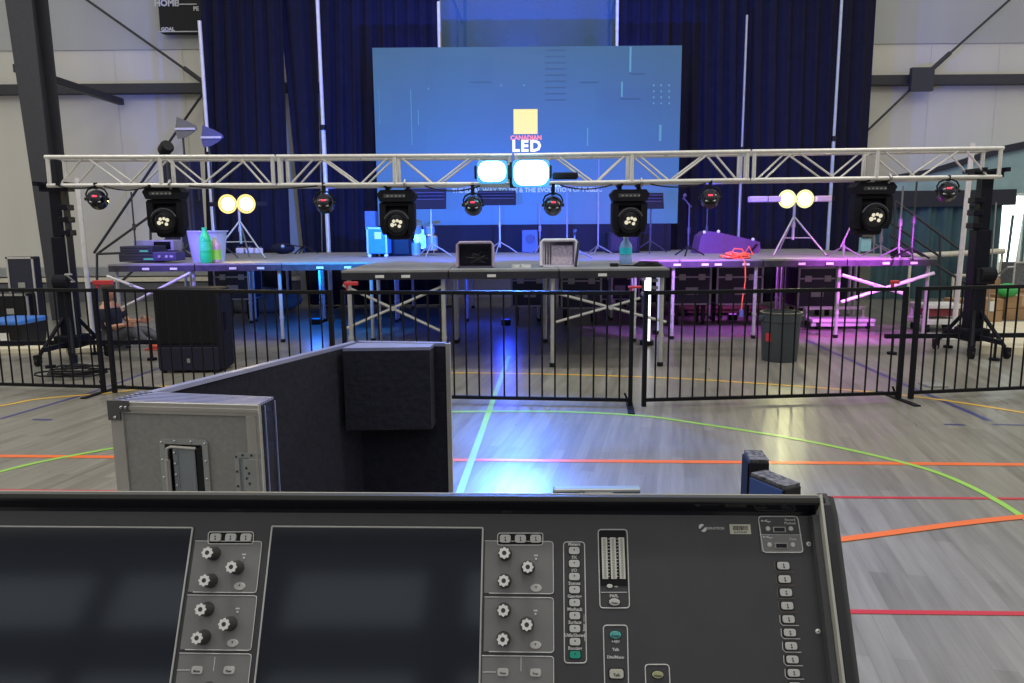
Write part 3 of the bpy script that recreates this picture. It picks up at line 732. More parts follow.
def lamp_bar(px, py, Y, w_, heads, label, M, col, power, legs=True, extra=None, r=.13, sq=False, barM=None, ring=None):
    o = at(px, py, Y); H = o.z-ZD
    t = thing('lamp_bar_stand', label, 'stage light', (o.x, Y, ZD))
    obj('crossbar', B().box((0, .04, H), (w_, .06, .07), bev=.008), barM or m_blackmatte, t)
    for hx in heads: lamp_head(t, hx, H, M, ring, r, True, sq)
    obj('mast', B().cyl((0, .05, .25), (0, .05, H), .022).cyl((0, .05, .5*H), (0, .05, .5*H+.08), .032), m_alud, t, True)
    for a in (PI/2+.1, PI/2+2*PI/3+.1, PI/2-2*PI/3+.1):
        d = Vector((math.cos(a), math.sin(a), 0))
        obj('tripod_leg', B().cyl((0, .05, .62), d*.5+Vector((0, .05, .015)), .014).cyl((0, .05, .28), d*.28+Vector((0, .05, .28)), .009), m_alud, t, True)
    if extra: extra(t, H)
    return t, o
my = emis('amber_lamp', (1.0, .85, .35), 7); mc = emis('cyan_lamp', (.30, .85, 1.0), 16); mg = emis('lime_lamp', (1.0, .98, .50), 7)
myr = emis('amber_halo', (1.0, .74, .22), 1.15); mgr = emis('lime_halo', (.95, .98, .42), 1.05)  # weaker glow for the halos round the amber and lime lamps
lamp_bar(237.5, 204, 12.2, .95, (-.15, .15), 'lamp stand with two glaring amber lamps on the left of the stage', my, None, 0, r=.135, ring=myr)
o = at(513, 172, 8.93)
t = thing('blinder_light', 'glaring pair of square cyan lamps clamped to the middle of the truss', 'stage light', o)
obj('housing', B().box((0, .02, 0), (.92, .08, .16), bev=.02), m_blackmatte, t)
for hx, ww, hh, dz in ((-.245, .33, .235, .0), (.212, .41, .285, -.02)):
    h = obj('lamp_head', B().box((hx, -.03, dz), (ww+.035, .12, hh+.035), bev=.05), emis('cyan_halo', (.08, .50, 1.0), 1.0), t)  # head glows to stand in for the lamps' cyan halo
    b = B().box((hx, -.10, dz), (ww, .10, hh), bev=.045); rkey_ = B(); rkey(rkey_, 0, 0, ww*.98, hh*.98, .10, 0, .05); b = B().add([(hx+v[0], -.09-v[2], dz+v[1]) for v in rkey_.v], rkey_.f)
    obj('lit_lens', b, mc, h)
obj('clamp', B().box((0, .10, -.03), (.08, .16, .3), bev=.01), m_black, t)
obj('side_casing', B().box((.62, .0, -.05), (.30, .10, .08), bev=.02), m_blackmatte, t)
pnk = mat('pale_pink_casing', (.70, .50, .60), .4)
def side_heads(t, H):
    for x, w_ in ((-.61, .27), (-.36, .2), (.41, .24)):
        obj('side_head', B().box((x, -.02, H), (w_, .16, .09), bev=.015), pnk, t)
lamp_bar(796, 199, 11.8, 1.25, (-.15, .13), 'lamp stand with two glaring lime-yellow lamps and pink side heads', mg, None, 0, r=.125, extra=side_heads, ring=mgr)
a = at(237, 204, 12.0); spot('amber_beam', a, (-2.5, 2, 0), 50, (1, .75, .25), 110, .8, .15)
a = at(511, 172, 8.6); spot('cyan_beam', a, (.1, 4.1, .0), 2100, (.06, .22, 1.0), 66, 1.0, .2)
a = at(796, 199, 11.6); spot('lime_beam', a, (2.5, 2, 0), 50, (1, .98, .5), 110, .8, .15)

# ------------------------------------------------------------------ things on the stage
def dk(px, py):  # deck point under a pixel
    return onz(px, py, ZD)
def px_m(Y): return Y/735.0
def music_stand(px, ytop, yfoot, label, w_=.48, h_=.33, lean=.12, M=None, desk=True):
    f = dk(px, yfoot); H = at(px, ytop, f.y).z-ZD
    t = thing('music_stand', label, 'music stand', f)
    if desk:
        dm = Matrix.Rotation(-.35, 3, 'X')
        dd = obj('desk', B().box((-.05, 0, H+.02), (w_, .02, h_), rot=dm, bev=.005), mat('desk_black', (.006, .006, .010), .6, spec=.2), t)
        b = B()
        for k in range(5): b.box((-.05, -.012, H-.10+k*.055), (w_*.9, .012, .012), rot=dm)
        obj('desk_ribs', b, mat('desk_rib', (.03, .03, .05), .6), dd)
    obj('column', B().cyl((0, 0, .12), (0, 0, H*.55), .018).cyl((0, 0, H*.5), (0, 0, H), .013).cyl((0, 0, H*.5), (0, 0, H*.58), .024), M or m_alud, t, True)
    for a in (.3, .3+2.1, .3+4.2):
        obj('leg', B().tube([(0, 0, .22), (.18*math.cos(a), .18*math.sin(a), .12), (.34*math.cos(a), .34*math.sin(a), .01)], .011), M or m_black, t, True)
    return t
music_stand(432, 200, 257, 'music stand with tilted ribbed desk in front of the drum kit', .62, .36, M=m_alud)
music_stand(500, 199, 254, 'music stand right of the black crate, before the screen', .7, .28, M=m_alud)
music_stand(650, 202, 253, 'dark music stand behind the water bottle', .55, .3, M=m_steel)
m_stand = mat('dull_stand_tube', (.20, .20, .22), .45, .3)
def mic_stand(px, ytop, yfoot, label, M=m_steel, boom=None, head=True):
    if M is m_alud: M = m_stand
    f = dk(px, yfoot); H = at(px, ytop, f.y).z-ZD
    t = thing('microphone_stand', label, 'microphone stand', f)
    obj('column', B().cyl((0, 0, .1), (0, 0, H), .013, n=8).cyl((0, 0, H*.5-.05), (0, 0, H*.5+.05), .026, n=8), M, t, True)
    for a in (.1, 2.2, 4.3): obj('leg', B().cyl((0, 0, .16), (.27*math.cos(a), .27*math.sin(a), .012), .012, n=6), m_black if M is m_steel else M, t)
    if boom:
        b_ = obj('boom', B().cyl((-boom[0]*.3, 0, H-boom[1]*.3), (boom[0], 0, H+boom[1]), .011, n=6), M, t)
    if head:
        hx, hz = (boom[0], H+boom[1]) if boom else (0, H)
        mc_ = obj('microphone', B().cyl((hx, 0, hz-.02), (hx, -.08, hz+.02), .018).sphere((hx, -.1, hz+.03), .03), m_steel, t, True)
    return t
mic_stand(540, 203, 254, 'pale microphone stand in front of the screen, left of the white basket', m_alud, head=False)
mic_stand(567, 186, 255, 'tall pale stand standing behind the white basket', m_alud, head=False)
mic_stand(598, 153, 254.5, 'tallest pale stand right of the white basket', m_alud, head=False)
mic_stand(574.5, 233, 259, 'short stand with small head behind the basket corner', m_alud)
mic_stand(688, 205, 256, 'black tripod stand left of the purple wedge', m_steel, (-.1, .12), True)
mic_stand(706, 205, 252.5, 'tall stand just left of the purple wedge, under the round light', m_steel, None, True)
mic_stand(843, 240, 257, 'boom stand left of the rightmost moving head', m_alud, (.15, .35), True)
mic_stand(873, 228, 253, 'stand below the rightmost moving head', m_alud, (-.3, .1), False)
mic_stand(880, 222, 256, 'second stand below the rightmost moving head, on tripod feet', m_alud, None, False)
mic_stand(898, 186, 258.5, 'tall pink-lit stand near the right end of the stage', m_alud, None, False)
mic_stand(911, 180, 259.5, 'rearmost tall stand near the right stairs', m_steel, None, False)
mic_stand(304, 247, 254, 'low folded stand lying near the drape gap', m_black, (-.35, .05), False)
mic_stand(183, 232, 259, 'short lilac stand beside the clear tub', m_alud, None, False)
mic_stand(137, 192, 261.5, 'tall blue-lit stand behind the left electronics', m_steel, None, False)
# paddle antennas on stands
def paddle(px, py, Y, label, M):
    o = at(px, py, Y); zf = ZD
    t = thing('antenna_paddle', label, 'antenna', (o.x, Y, zf), 0, 'paddle antennas at the left of the stage'); H = o.z-zf
    pr = [(-.09, 0, .20), (-.11, 0, .08), (-.13, 0, -.02), (-.10, 0, -.16), (.02, 0, -.14), (.14, 0, -.08), (.24, 0, 0), (.22, 0, .05), (.10, 0, .12), (-.02, 0, .17)]
    obj('fin', B().prism([Vector(p)+Vector((0, -.01, H)) for p in pr], (0, .02, 0)), M, t)
    obj('boom', B().box((.04, -.016, H+.0), (.34, .02, .035)), mat('pale_lilac_plastic', (.6, .6, .85), .4), t)
    obj('stand', B().cyl((0, .02, .02), (-.02, .02, H-.1), .018, n=8), m_steel, t)
    for a in (0, 2.1, 4.2): obj('leg', B().cyl((0, .02, .3), (.35*math.cos(a), .02+.35*math.sin(a), .01), .012, n=6), m_steel, t)
paddle(183, 129, 12.7, 'grey paddle antenna on a stand above the left truss', mat('smoky_plastic', (.17, .17, .19), .3))
paddle(209, 137.5, 12.6, 'blue-lit paddle antenna in front of the drape edge', mat('blue_plastic', (.10, .11, .30), .3))
p = at(166, 148, 12.1); t = thing('lamp_on_stand', 'small black lamp head peeking above the truss at left', 'lamp', (p.x, 12.1, ZD))
H = p.z-ZD; obj('head', B().lathe([(.05, -.13), (.10, -.1), (.105, .06), (.08, .1)], (0, 0, H), (.6, -.6, .3), 16), m_black, t, True)
obj('stand', B().cyl((0, 0, .01), (0, 0, H-.05), .018), m_steel, t)
for a in (.5, 2.6, 4.7): obj('leg', B().cyl((0, 0, .3), (.3*math.cos(a), .3*math.sin(a), .01), .012, n=6), m_steel, t)
# tall dark loudspeaker column behind the left moving head
_p = at(183, 205, 13.4); t = thing('line_column_speaker', 'tall navy loudspeaker column behind the leftmost moving head', 'loudspeaker', (_p.x, 13.4, ZD))
obj('cabinet', B().box((0, 0, .86), (.56, .45, 1.72), bev=.03), mat('navy_cabinet', (.02, .02, .06), .6), t)
obj('grille', B().box((0, -.23, .9), (.48, .02, 1.5), bev=.01), mat('navy_grille', (.012, .012, .04), .7), t)
obj('side_handle', B().tube([(.28, -.1, 1.0), (.34, -.1, 1.0), (.34, -.1, 1.3), (.28, -.1, 1.3)], .014), m_steel, t)
# steel frame cart
# guard rails of the stage stairs
def rails(segs, label, Y, name='stair_handrail'):
    o = at(*segs[0][0], Y); t = thing(name, label, 'handrail', o)
    for i, (a, c) in enumerate(segs): obj('rail' if i < len(segs)-2 else 'post', B().cyl(rel(at(a[0], a[1], Y), o), rel(at(c[0], c[1], Y), o), .022, n=8), m_steel, t)
rails([((150, 216), (97, 254)), ((165, 240), (120, 283)), ((97, 254), (122, 253)), ((97, 254), (97, 322)), ((150, 216), (151, 252))], 'dark tube handrail of the stairs at the left stage end', 13.4)
rails([((895, 201), (962, 251)), ((890, 222), (942, 258)), ((890, 235), (968, 285)), ((895, 201), (895, 254)), ((940, 236), (940, 322))], 'dark tube handrail of the stairs at the right stage end', 13.6)
# gear at the left stage end
f = dk(139, 259)
def gear(px0, px1, y0, y1, Y, d_, M, name, label, cat, details=None, bev=.012):
    a = at(px0, y1, Y); c = at(px1, y0, Y); z0 = a.z
    t = thing(name, label, cat, ((a.x+c.x)/2, Y+d_/2, z0))
    W, Hh = abs(c.x-a.x), c.z-a.z
    obj('body', B().box((0, 0, Hh/2), (W, d_, Hh), bev=bev), M, t)
    if details: details(t, W, Hh, d_)
    return t
def rackface(t, W, H, d):
    b = B(); n = 3
    for k in range(n): b.box((0, -d/2-.006, H*(k+.5)/n), (W*.88, .012, H/n*.7))
    obj('front_panels', b, m_steel, t)
    obj('status_light', B().box((W*.25, -d/2-.014, H*.35), (W*.25, .008, .02)), emis('teal_led', (.1, .7, .7), .6), t)
zz = (dk(139, 260)).y
gear(119, 159, 254, 262, 11.0, .5, mat('navy_case', (.02, .022, .06), .5), 'rack_mixer', 'low black rack mixer at the left end of the stage', 'mixer', rackface)
gear(120, 152, 246, 254, 11.05, .45, mat('navy_case', (.02, .022, .06), .5), 'rack_case', 'small black rack case stacked on the rack mixer', 'case', rackface)
def monitor_det(t, W, H, d):
    obj('screen', B().box((W*.22, -d/2-.004, H*.5), (W*.42, .01, H*.72), bev=.004), m_blackgloss, t)
    obj('face_label', B().box((-W*.24, -d/2-.004, H*.5), (W*.4, .01, H*.4)), mat('lilac_face', (.30, .30, .55), .5), t)
t = gear(134, 173, 240, 251, 11.6, .3, mat('lilac_casing', (.30, .30, .50), .5), 'control_unit', 'pale lilac control unit with a dark window behind the rack mixer', 'device', monitor_det)
obj('support_stand', B().box((0, 0, -(t.location.z-ZD)/2), (.45, .22, t.location.z-ZD)), m_steel, t)
def amp_det(t, W, H, d):
    obj('knobs', B().cyl((-W*.2, -d/2, H*.5), (-W*.2, -d/2-.02, H*.5), .02).cyl((W*.1, -d/2, H*.5), (W*.1, -d/2-.02, H*.5), .02).box((W*.3, -d/2-.005, H*.5), (.05, .01, .03)), m_alud, t)
gear(153, 176, 252, 261, 10.75, .3, mat('dark_violet', (.04, .035, .09), .5), 'stage_box', 'small stage box with knobs beside the rack mixer', 'device', amp_det)
# clear tub, bottles
m_tub = mat('milky_plastic', (.45, .48, .68), .25, 0, .05)
def tub(px, y0, y1, Y, wpx, label):
    k = px_m(Y); a = at(px, y1, Y); H = (y1-y0)*k; r = wpx*k/2
    t = thing('plastic_tub', label, 'tub', (a.x, Y, ZD))
    obj('bowl', B().lathe([(.0, 0), (r*.82, 0), (r, H), (r*1.08, H), (r*1.08, H+.02), (r*.97, H+.02), (r*.8, .02), (0, .02)], (0, 0, 0), n=24, cap=False), m_tub, t, True)
tub(209, 233, 262, 11.35, 37, 'milky plastic tub standing behind the green bottle')
def bottle(px, y0, y1, Y, wpx, label, M, capM, labM, name='bottle', lab=(.35, .6)):
    k = px_m(Y); a = at(px, y1, Y); H = (y1-y0)*k; r = wpx*k/2
    t = thing(name, label, 'bottle', (a.x, Y, ZD))
    bd = obj('body', B().lathe([(r*.85, 0), (r, .02), (r, H*.25), (r*.93, H*.3), (r, H*.35), (r, H*.62), (r*.9, H*.72), (r*.42, H*.88), (r*.35, H*.93)], n=18), M, t, True)
    obj('cap', B().cyl((0, 0, H*.93), (0, 0, H), r*.42, n=14), capM, t, True)
    obj('label', B().lathe([(r*1.02, H*lab[0]), (r*1.02, H*lab[1])], n=18, cap=False), labM, t, True)
bottle(206.5, 226, 261, 10.78, 11.5, 'tall bright green bottle at the stage edge on the left', mat('green_plastic', (.03, .75, .22), .2), mat('green_cap', (.05, .7, .25), .4), mat('green_label', (.06, .85, .30), .4))
bottle(216, 234, 259.5, 10.9, 10, 'bottle with pink cap part and lime label right of the green bottle', mat('pink_plastic', (.7, .45, .6), .3), mat('pale_cap', (.7, .7, .75), .4), mat('lime_label', (.35, .8, .1), .4), lab=(.12, .5))
bottle(625.5, 238, 265, 9.6, 12.5, 'clear blue water bottle standing near the thrust edge', mat('blue_bottle_plastic', (.30, .48, .90), .12), mat('pale_blue_cap', (.55, .6, .85), .4), mat('cyan_label', (.03, .75, 1.0), .4))
# blue lit case with label, chair-like stack at 366-390
def bc(t, W, H, d):
    obj('label_plate', B().box((.02, -d/2-.006, H*.68), (W*.32, .012, H*.26)), mat('pale_label', (.5, .6, .75), .5), t)
    obj('frame_edge', B().box((-W/2+.02, -d/2-.004, H/2), (.03, .012, H)).box((W/2-.02, -d/2-.004, H/2), (.03, .012, H)).box((0, -d/2-.004, H-.02), (W, .012, .03)), m_alud, t)
    for x in (-1, 1): obj('castor', B().sphere((x*W*.4, -d*.4, -.03), .035, n=8, k=5), m_white, t)
t = gear(367, 387, 228.5, 255.5, 12.4, .4, mat('royal_blue_paint', (.02, .20, .55), .45), 'amplifier_case', 'bright blue case with white label left of the drum kit', 'case', bc); t.location.z = ZD+.06
gear(365, 375, 211, 228, 12.7, .25, mat('dull_blue', (.05, .08, .2), .5), 'folded_cloth_case', 'dull blue case behind the bright blue case', 'case', lambda t, W, H, d: obj('support', B().box((0, 0, -(t.location.z-ZD)/2), (W*.9, d*.9, t.location.z-ZD)), m_steel, t))
# drum kit
f = dk(425, 256); f.x = at(424, 240, 13.1).x
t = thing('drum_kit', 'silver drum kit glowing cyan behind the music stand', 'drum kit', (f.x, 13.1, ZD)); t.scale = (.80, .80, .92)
m_drum = mat('cyan_lit_drum_shell', (.22, .42, .48), .2, .5)  # cyan stage light put into the silver shell colour
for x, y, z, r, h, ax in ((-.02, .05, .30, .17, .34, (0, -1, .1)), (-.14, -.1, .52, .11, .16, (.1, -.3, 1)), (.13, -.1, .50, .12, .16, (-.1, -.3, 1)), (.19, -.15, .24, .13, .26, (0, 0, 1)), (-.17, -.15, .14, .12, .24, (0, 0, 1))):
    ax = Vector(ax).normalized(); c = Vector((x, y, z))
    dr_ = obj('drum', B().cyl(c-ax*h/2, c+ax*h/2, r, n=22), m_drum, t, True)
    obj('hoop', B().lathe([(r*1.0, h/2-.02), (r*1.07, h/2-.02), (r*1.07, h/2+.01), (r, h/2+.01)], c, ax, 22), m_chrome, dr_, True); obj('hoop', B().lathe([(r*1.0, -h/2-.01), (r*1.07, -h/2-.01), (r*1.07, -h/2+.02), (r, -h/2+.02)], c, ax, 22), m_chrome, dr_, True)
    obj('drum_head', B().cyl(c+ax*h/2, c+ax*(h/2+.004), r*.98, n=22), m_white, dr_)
for x, z, s_ in ((-.22, .66, 1), (.2, .62, -1)):
    cy = obj('cymbal', B().lathe([(.0, .025), (.03, .02), (.17, 0), (.17, -.003), (0, .0)], (x, .1, z), (.15*s_, -.25, 1), 22, cap=False), mat('brass_cymbal', (.55, .45, .2), .25, .9), t, True)
    obj('stand', B().cyl((x, .1, .01), (x, .1, z), .012, n=6), m_chrome, cy)
# scattered small gear left, near the drape gap
m_mix = mat('white_plastic_bits', (.65, .6, .62), .5)
for i, (px, lb) in enumerate(((254, 'small white and red pedal with knobs, left of its row'), (262, 'small white pedal in the middle of the row near the gap'), (270, 'small white pedal at the right of its row'))):
    f = dk(px, 252); t = thing('effect_pedal', lb, 'pedal', (f.x, f.y-.75, ZD-.016), .3*i, 'small pedals left of the drape gap')
    obj('body', B().box((0, 0, .07), (.16, .2, .11), bev=.02), m_mix, t)
    obj('knob', B().cyl((-.04, -.05, .12), (-.04, -.05, .16), .02).cyl((.04, -.05, .12), (.04, -.05, .16), .02), m_steel, t)
    obj('stomp_switch', B().cyl((0, .05, .12), (0, .05, .15), .018), m_rt if i == 0 else m_chrome, t)
f = dk(283, 254); t = thing('accordion_case', 'dark bag with a grey clasp lying by the drape gap', 'bag', (f.x, f.y, ZD))
obj('bag_body', B().sphere((0, 0, .11), .2, (1.2, .6, .55)), m_blackmatte, t, True); obj('clasp', B().sphere((.04, -.12, .15), .04, n=8, k=5), m_alud, t)
# black open crate with white rim
def crate(pixs, Y, label, M, rimM, d_=.35, fill=True, lean=0):
    a = at(pixs[0], pixs[3], Y); c = at(pixs[1], pixs[2], Y); W = c.x-a.x; H = c.z-a.z
    t = thing('open_crate', label, 'crate', ((a.x+c.x)/2, Y, ZD))
    th = .022
    b = B().box((0, d_-th/2, H/2), (W, th, H)).box((0, d_/2, th/2), (W, d_, th)).box((0, d_/2, H-th/2), (W, d_, th)).box((-W/2+th/2, d_/2, H/2), (th, d_, H)).box((W/2-th/2, d_/2, H/2), (th, d_, H))
    obj('shell', b, M, t)
    r = .016
    obj('rim', B().tube([(-W/2, 0, r), (-W/2, 0, H-.03), (-W/2+.03, 0, H), (W/2-.03, 0, H), (W/2, 0, H-.03), (W/2, 0, r)], r), rimM, t, True)
    return t, W, H
t, W, H = crate((457.5, 493, 241, 267), 8.85, 'dark open crate lying on its side on the thrust, full of gear', mat('dark_crate', (.09, .085, .14), .5), mat('dusky_pink_rim', (.42, .33, .45), .5))
b = B(); random.seed(3)
for k in range(9): b.tube([(random.uniform(-.15, .15), .1, random.uniform(.03, .12)), (random.uniform(-.15, .15), .06, random.uniform(.08, .17)), (random.uniform(-.1, .15), .12, random.uniform(.03, .15))], .01)
tag(obj('coiled_leads', B().add(b.v, b.f), m_steel), 'grey leads heaped inside the dark open crate', 'cable').location = t.location+Vector((0, .02, .02))
t, W, H = crate((541, 577, 240, 267.5), 8.95, 'white plastic basket lying on its side on the thrust', mat('pale_basket', (.72, .66, .82), .4), mat('white_rim', (.85, .82, .88), .4), .45)
b = B()
for k in range(5): b.box((-W/2+.04+k*.035, .07+.06*k, H*.48), (.012, .03, H*.85))
for k in range(7): b.box((.03, .42, .05+k*.04), (W*.7, .02, .01))
obj('ribs', b, mat('white_rim', (.85, .82, .88), .4), t)
obj('inner_tray', B().box((.05, .2, H*.42), (W*.62, .02, H*.72), bev=.01), mat('pale_lilac_mesh', (.85, .72, .92), .5, 0, .3, 60), t)
b = B(); obj('corner_prop', B().box((W/2-.0, -.02, H*.45), (.03, .04, H*.9), rot=Matrix.Rotation(.12, 3, 'Y')), m_steel, t)
f = dk(524, 268); f.y = 8.95
for px, lb, s_ in ((516, 'small crumpled white tape scrap left of the basket', .05), (526, 'white round tape roll left of the basket', .06)):
    p = at(px, 266, 8.9); t = obj('tape_roll', B().lathe([(s_*.55, 0), (s_, 0), (s_, .035), (s_*.55, .035)], n=18, cap=False), m_white, None, True); t.location = (p.x, 8.9, ZD); tag(t, lb, 'tape')
for px, py, lb in ((614, 265.5, 'small dark adaptor lying left of the water bottle'), (648, 266, 'flat dark cable pile at the thrust corner')):
    p = at(px, py, 8.95); b = B()
    if px < 630: b.box((0, 0, .02), (.10, .08, .04), bev=.01).tube([(.04, 0, .02), (.12, .03, .01), (.25, .0, .01)], .008)
    else:
        for k in range(4): b.tube([(.17*math.cos(a/10*2*PI+k)*(1-.12*k), .09*math.sin(a/10*2*PI+k), .012+.012*k) for a in range(11)], .012)
    t = obj('cable_heap' if px > 630 else 'power_adaptor', b, m_black); t.location = (p.x, 8.95, ZD); tag(t, lb, 'cable')
# stage edge white marks on the fascia right of the thrust come with the platforms; monitor wedge
t = thing('monitor_wedge', 'big purple-lit wedge monitor lying on the right of the stage', 'loudspeaker', (at(729, 240, 13).x, 13.0, ZD))
x0, x1 = at(698, 240, 13).x-t.location.x, at(761, 240, 13).x-t.location.x
k = px_m(13)
pr = [(x0, 0), (x0+3*k, 17*k), (x0+9*k, 22*k), (x0+19*k, 21*k), (x1-8*k, 13*k), (x1-1*k, 11*k), (x1, 3*k), (x1-2*k, 0)]
obj('cabinet', B().prism([(x, 0, z) for x, z in pr], (0, .5, 0)), mat('violet_cabinet', (.11, .04, .11), .55), t)
obj('grille', B().box((x1-7*k, -.012, 5*k), (10*k, .02, 2.2*k), rot=Matrix.Rotation(-.9, 3, 'Y')), m_blackmatte, t)
for x, z in ((x0+6*k, 21*k), (x0+20*k, 21.5*k), (x1-8*k, 13.5*k)): obj('corner_cap', B().sphere((x, .0, z), .03, n=8, k=5), m_white, t)
# orange cable coil with hanging end
m_oc = mat('orange_rubber', (.95, .16, .06), .5)
p = dk(731, 258); t = thing('extension_cable', 'bright orange cable coil on the stage edge with an end hanging down', 'cable', (p.x, 10.72, ZD))
b = B(); random.seed(11)
for k in range(9):
    rr = random.uniform(.10, .21); ox = random.uniform(-.04, .04); ph = random.uniform(0, 6)
    b.tube([(ox+1.15*rr*math.cos(a/16*2*PI+ph)*(1+.1*math.sin(a)), .08+.55*rr*math.sin(a/16*2*PI+ph), .012+.009*k+.015*math.sin(a*1.3+k)) for a in range(17)], .009)
b.tube([(-.1, .05, .08), (-.05, .05, .15), (.06, .05, .14), (.1, .05, .06)], .009).tube([(.1, .05, .08), (.16, .05, .18), (.22, .05, .06)], .009)
obj('coil', b, m_oc, t, True)
obj('hanging_end', B().tube([(0, .06, .04), (.03, -.06, .02), (.05, -.15, -.05), (.06, -.16, -.30), (.03, -.16, -.55), (.02, -.16, -.72)], .009), m_oc, t, True)
obj('connector', B().cyl((.02, -.16, -.72), (.02, -.16, -.82), .03), mat('blue_plug', (.12, .16, .4), .4), t)
# dark speakers on stage behind centre
gear(608, 640, 232, 253, 13.6, .5, m_blackmatte, 'bass_cabinet', 'black bass cabinet behind the water bottle', 'loudspeaker', lambda t, W, H, d: (obj('grille', B().box((0, -d/2-.01, H/2), (W*.85, .02, H*.85), bev=.01), m_black, t), setattr(t, 'location', (t.location.x, t.location.y, ZD))))
gear(380, 411, 231, 256, 12.9, .4, m_blackmatte, 'bass_cabinet', 'black bass cabinet below the moving head left of centre', 'loudspeaker', lambda t, W, H, d: (obj('grille', B().box((0, -d/2-.01, H/2), (W*.85, .02, H*.85), bev=.01), m_black, t), setattr(t, 'location', (t.location.x, t.location.y, ZD))))
gear(522, 538, 229, 252, 14.1, .3, mat('dusky_blue', (.05, .07, .14), .5), 'guitar_amplifier', 'dim grey amplifier beneath the screen, left of the basket', 'amplifier', lambda t, W, H, d: (obj('speaker_cone', B().cyl((0, -d/2, H*.6), (0, -d/2-.02, H*.6), W*.3, n=18), m_steel, t), setattr(t, 'location', (t.location.x, t.location.y, ZD))))
gear(900, 912, 248, 258, 10.95, .3, m_black, 'small_monitor', 'small black speaker at the right end of the stage deck', 'loudspeaker', lambda t, W, H, d: (obj('grille', B().box((0, -d/2-.01, H/2), (W*.8, .02, H*.8)), m_steel, t), setattr(t, 'location', (t.location.x, t.location.y, ZD))))
gear(861, 872, 234, 250, 12.5, .1, mat('pale_cyan_panel', (.28, .55, .60), .5), 'leaning_panel', 'small pale cyan panel standing at the back under the right moving head', 'panel', lambda t, W, H, d: (obj('frame', B().box((0, -d/2, H), (W, .03, .03)).box((0, -d/2, .02), (W, .03, .03)), m_steel, t), setattr(t, 'location', (t.location.x, t.location.y, ZD))))

# ------------------------------------------------------------------ under the stage
m_fc = mat('navy_laminate', (.022, .022, .045), .4); m_edge = mat('case_edge', (.40, .40, .42), .4, .5)
def flight_case(px0, px1, y0, y1, Y, label, d_=.6):
    a = at(px0, y1, Y); c = at(px1, y0, Y); W = c.x-a.x; z0 = max(.12, a.z); H = c.z-z0
    t = thing('flight_case', label, 'flight case', ((a.x+c.x)/2, Y+d_/2, z0), 0, 'dark flight cases rolled under the stage')
    obj('body', B().box((0, 0, H/2), (W-.02, d_-.02, H-.02)), m_fc, t)
    b = B()
    for x in (-1, 1):
        for y in (-1, 1): b.box((x*(W/2-.012), y*(d_/2-.012), H/2), (.03, .03, H))
    for z in (.012, H-.012, H*.72):
        for y in (-1, 1): b.box((0, y*(d_/2-.012), z), (W, .03, .026))
    for z in (.012, H-.012):
        for x in (-1, 1): b.box((x*(W/2-.012), 0, z), (.03, d_, .026))
    obj('edge_trim', b, m_edge, t)
    for x in (-.25, .25): obj('butterfly_latch', B().box((x*W, -d_/2-.008, H*.72), (.11, .012, .10), bev=.003).box((x*W, -d_/2-.016, H*.72), (.05, .01, .06)), m_alud, t)
    obj('handle', B().box((0, -d_/2-.008, H*.36), (.2, .012, .12)), m_edge, t)
    for x in (-1, 1):
        for y in (-1, 1): obj('castor', B().cyl((x*(W/2-.1)-.02, y*(d_/2-.1), .05-z0), (x*(W/2-.1)+.02, y*(d_/2-.1), .05-z0), .05, n=12).box((x*(W/2-.1), y*(d_/2-.1), (.09-z0)/2), (.06, .06, z0-.09 if z0 > .1 else .02)), m_black, t)
flight_case(511, 549, 270, 307, 12.25, 'dark flight case under the thrust, left one of the middle pair')
flight_case(561, 602, 270, 309, 12.25, 'dark flight case under the thrust, right one of the middle pair')
flight_case(672, 712, 266, 305, 12.2, 'dark flight case under the stage just right of the thrust')
flight_case(716, 764, 266, 305, 12.25, 'dark flight case under the stage below the orange cable')
flight_case(797, 838, 267, 308, 12.2, 'dark flight case under the stage behind the grey bin')
flight_case(600, 640, 268, 300, 14.3, 'farthest dark flight case, seen through the thrust legs')
flight_case(215, 250, 268, 300, 13.4, 'dark flight case far under the left stage part')
# grey dust cover / tarp heap under left
p = at(235, 322, 14.2)
t = tag(obj('grey_tarpaulin', B().sphere((0, 0, .25), .5, (1.9, .5, .55), 20, 10), mat('grey_canvas', (.16, .17, .17), .9, 0, .4, 4, .6), None, True), 'crumpled grey tarpaulin heap far under the left stage', 'tarpaulin'); t.location = (at(255, 300, 14.6).x, 14.6, 0)
# pallet-like dollies under right
def dolly(px0, px1, py, Y, label, M):
    a = at(px0, py, Y); c = at(px1, py, Y); W = c.x-a.x
    t = thing('wheeled_dolly', label, 'dolly', ((a.x+c.x)/2, Y, 0)); z = max(.14, a.z)
    obj('deck_frame', B().box((0, 0, z), (W, .5, .05), bev=.01).box((0, -.2, z-.06), (W, .04, .06)), M, t)
    obj('upper_frame', B().box((0, .1, z+.17), (W*.98, .04, .05)).box((-W*.45, .1, z+.09), (.04, .04, .14)).box((W*.45, .1, z+.09), (.04, .04, .14)), M, t)
    for x in (-1, 1):
        for y in (-1, 1): obj('castor', B().cyl((x*W*.4-.02, y*.2, .05), (x*W*.4+.02, y*.2, .05), .05, n=12).box((x*W*.4, y*.2, (z+.07)/2), (.05, .06, max(.03, z-.07))), m_black, t)
dolly(806, 868, 322, 11.8, 'pale wheeled dolly frame under the right stage', m_pl)
dolly(675, 762, 309, 13.75, 'brown low dolly under the two middle flight cases on the right', mat('brown_wood', (.20, .12, .06), .6))
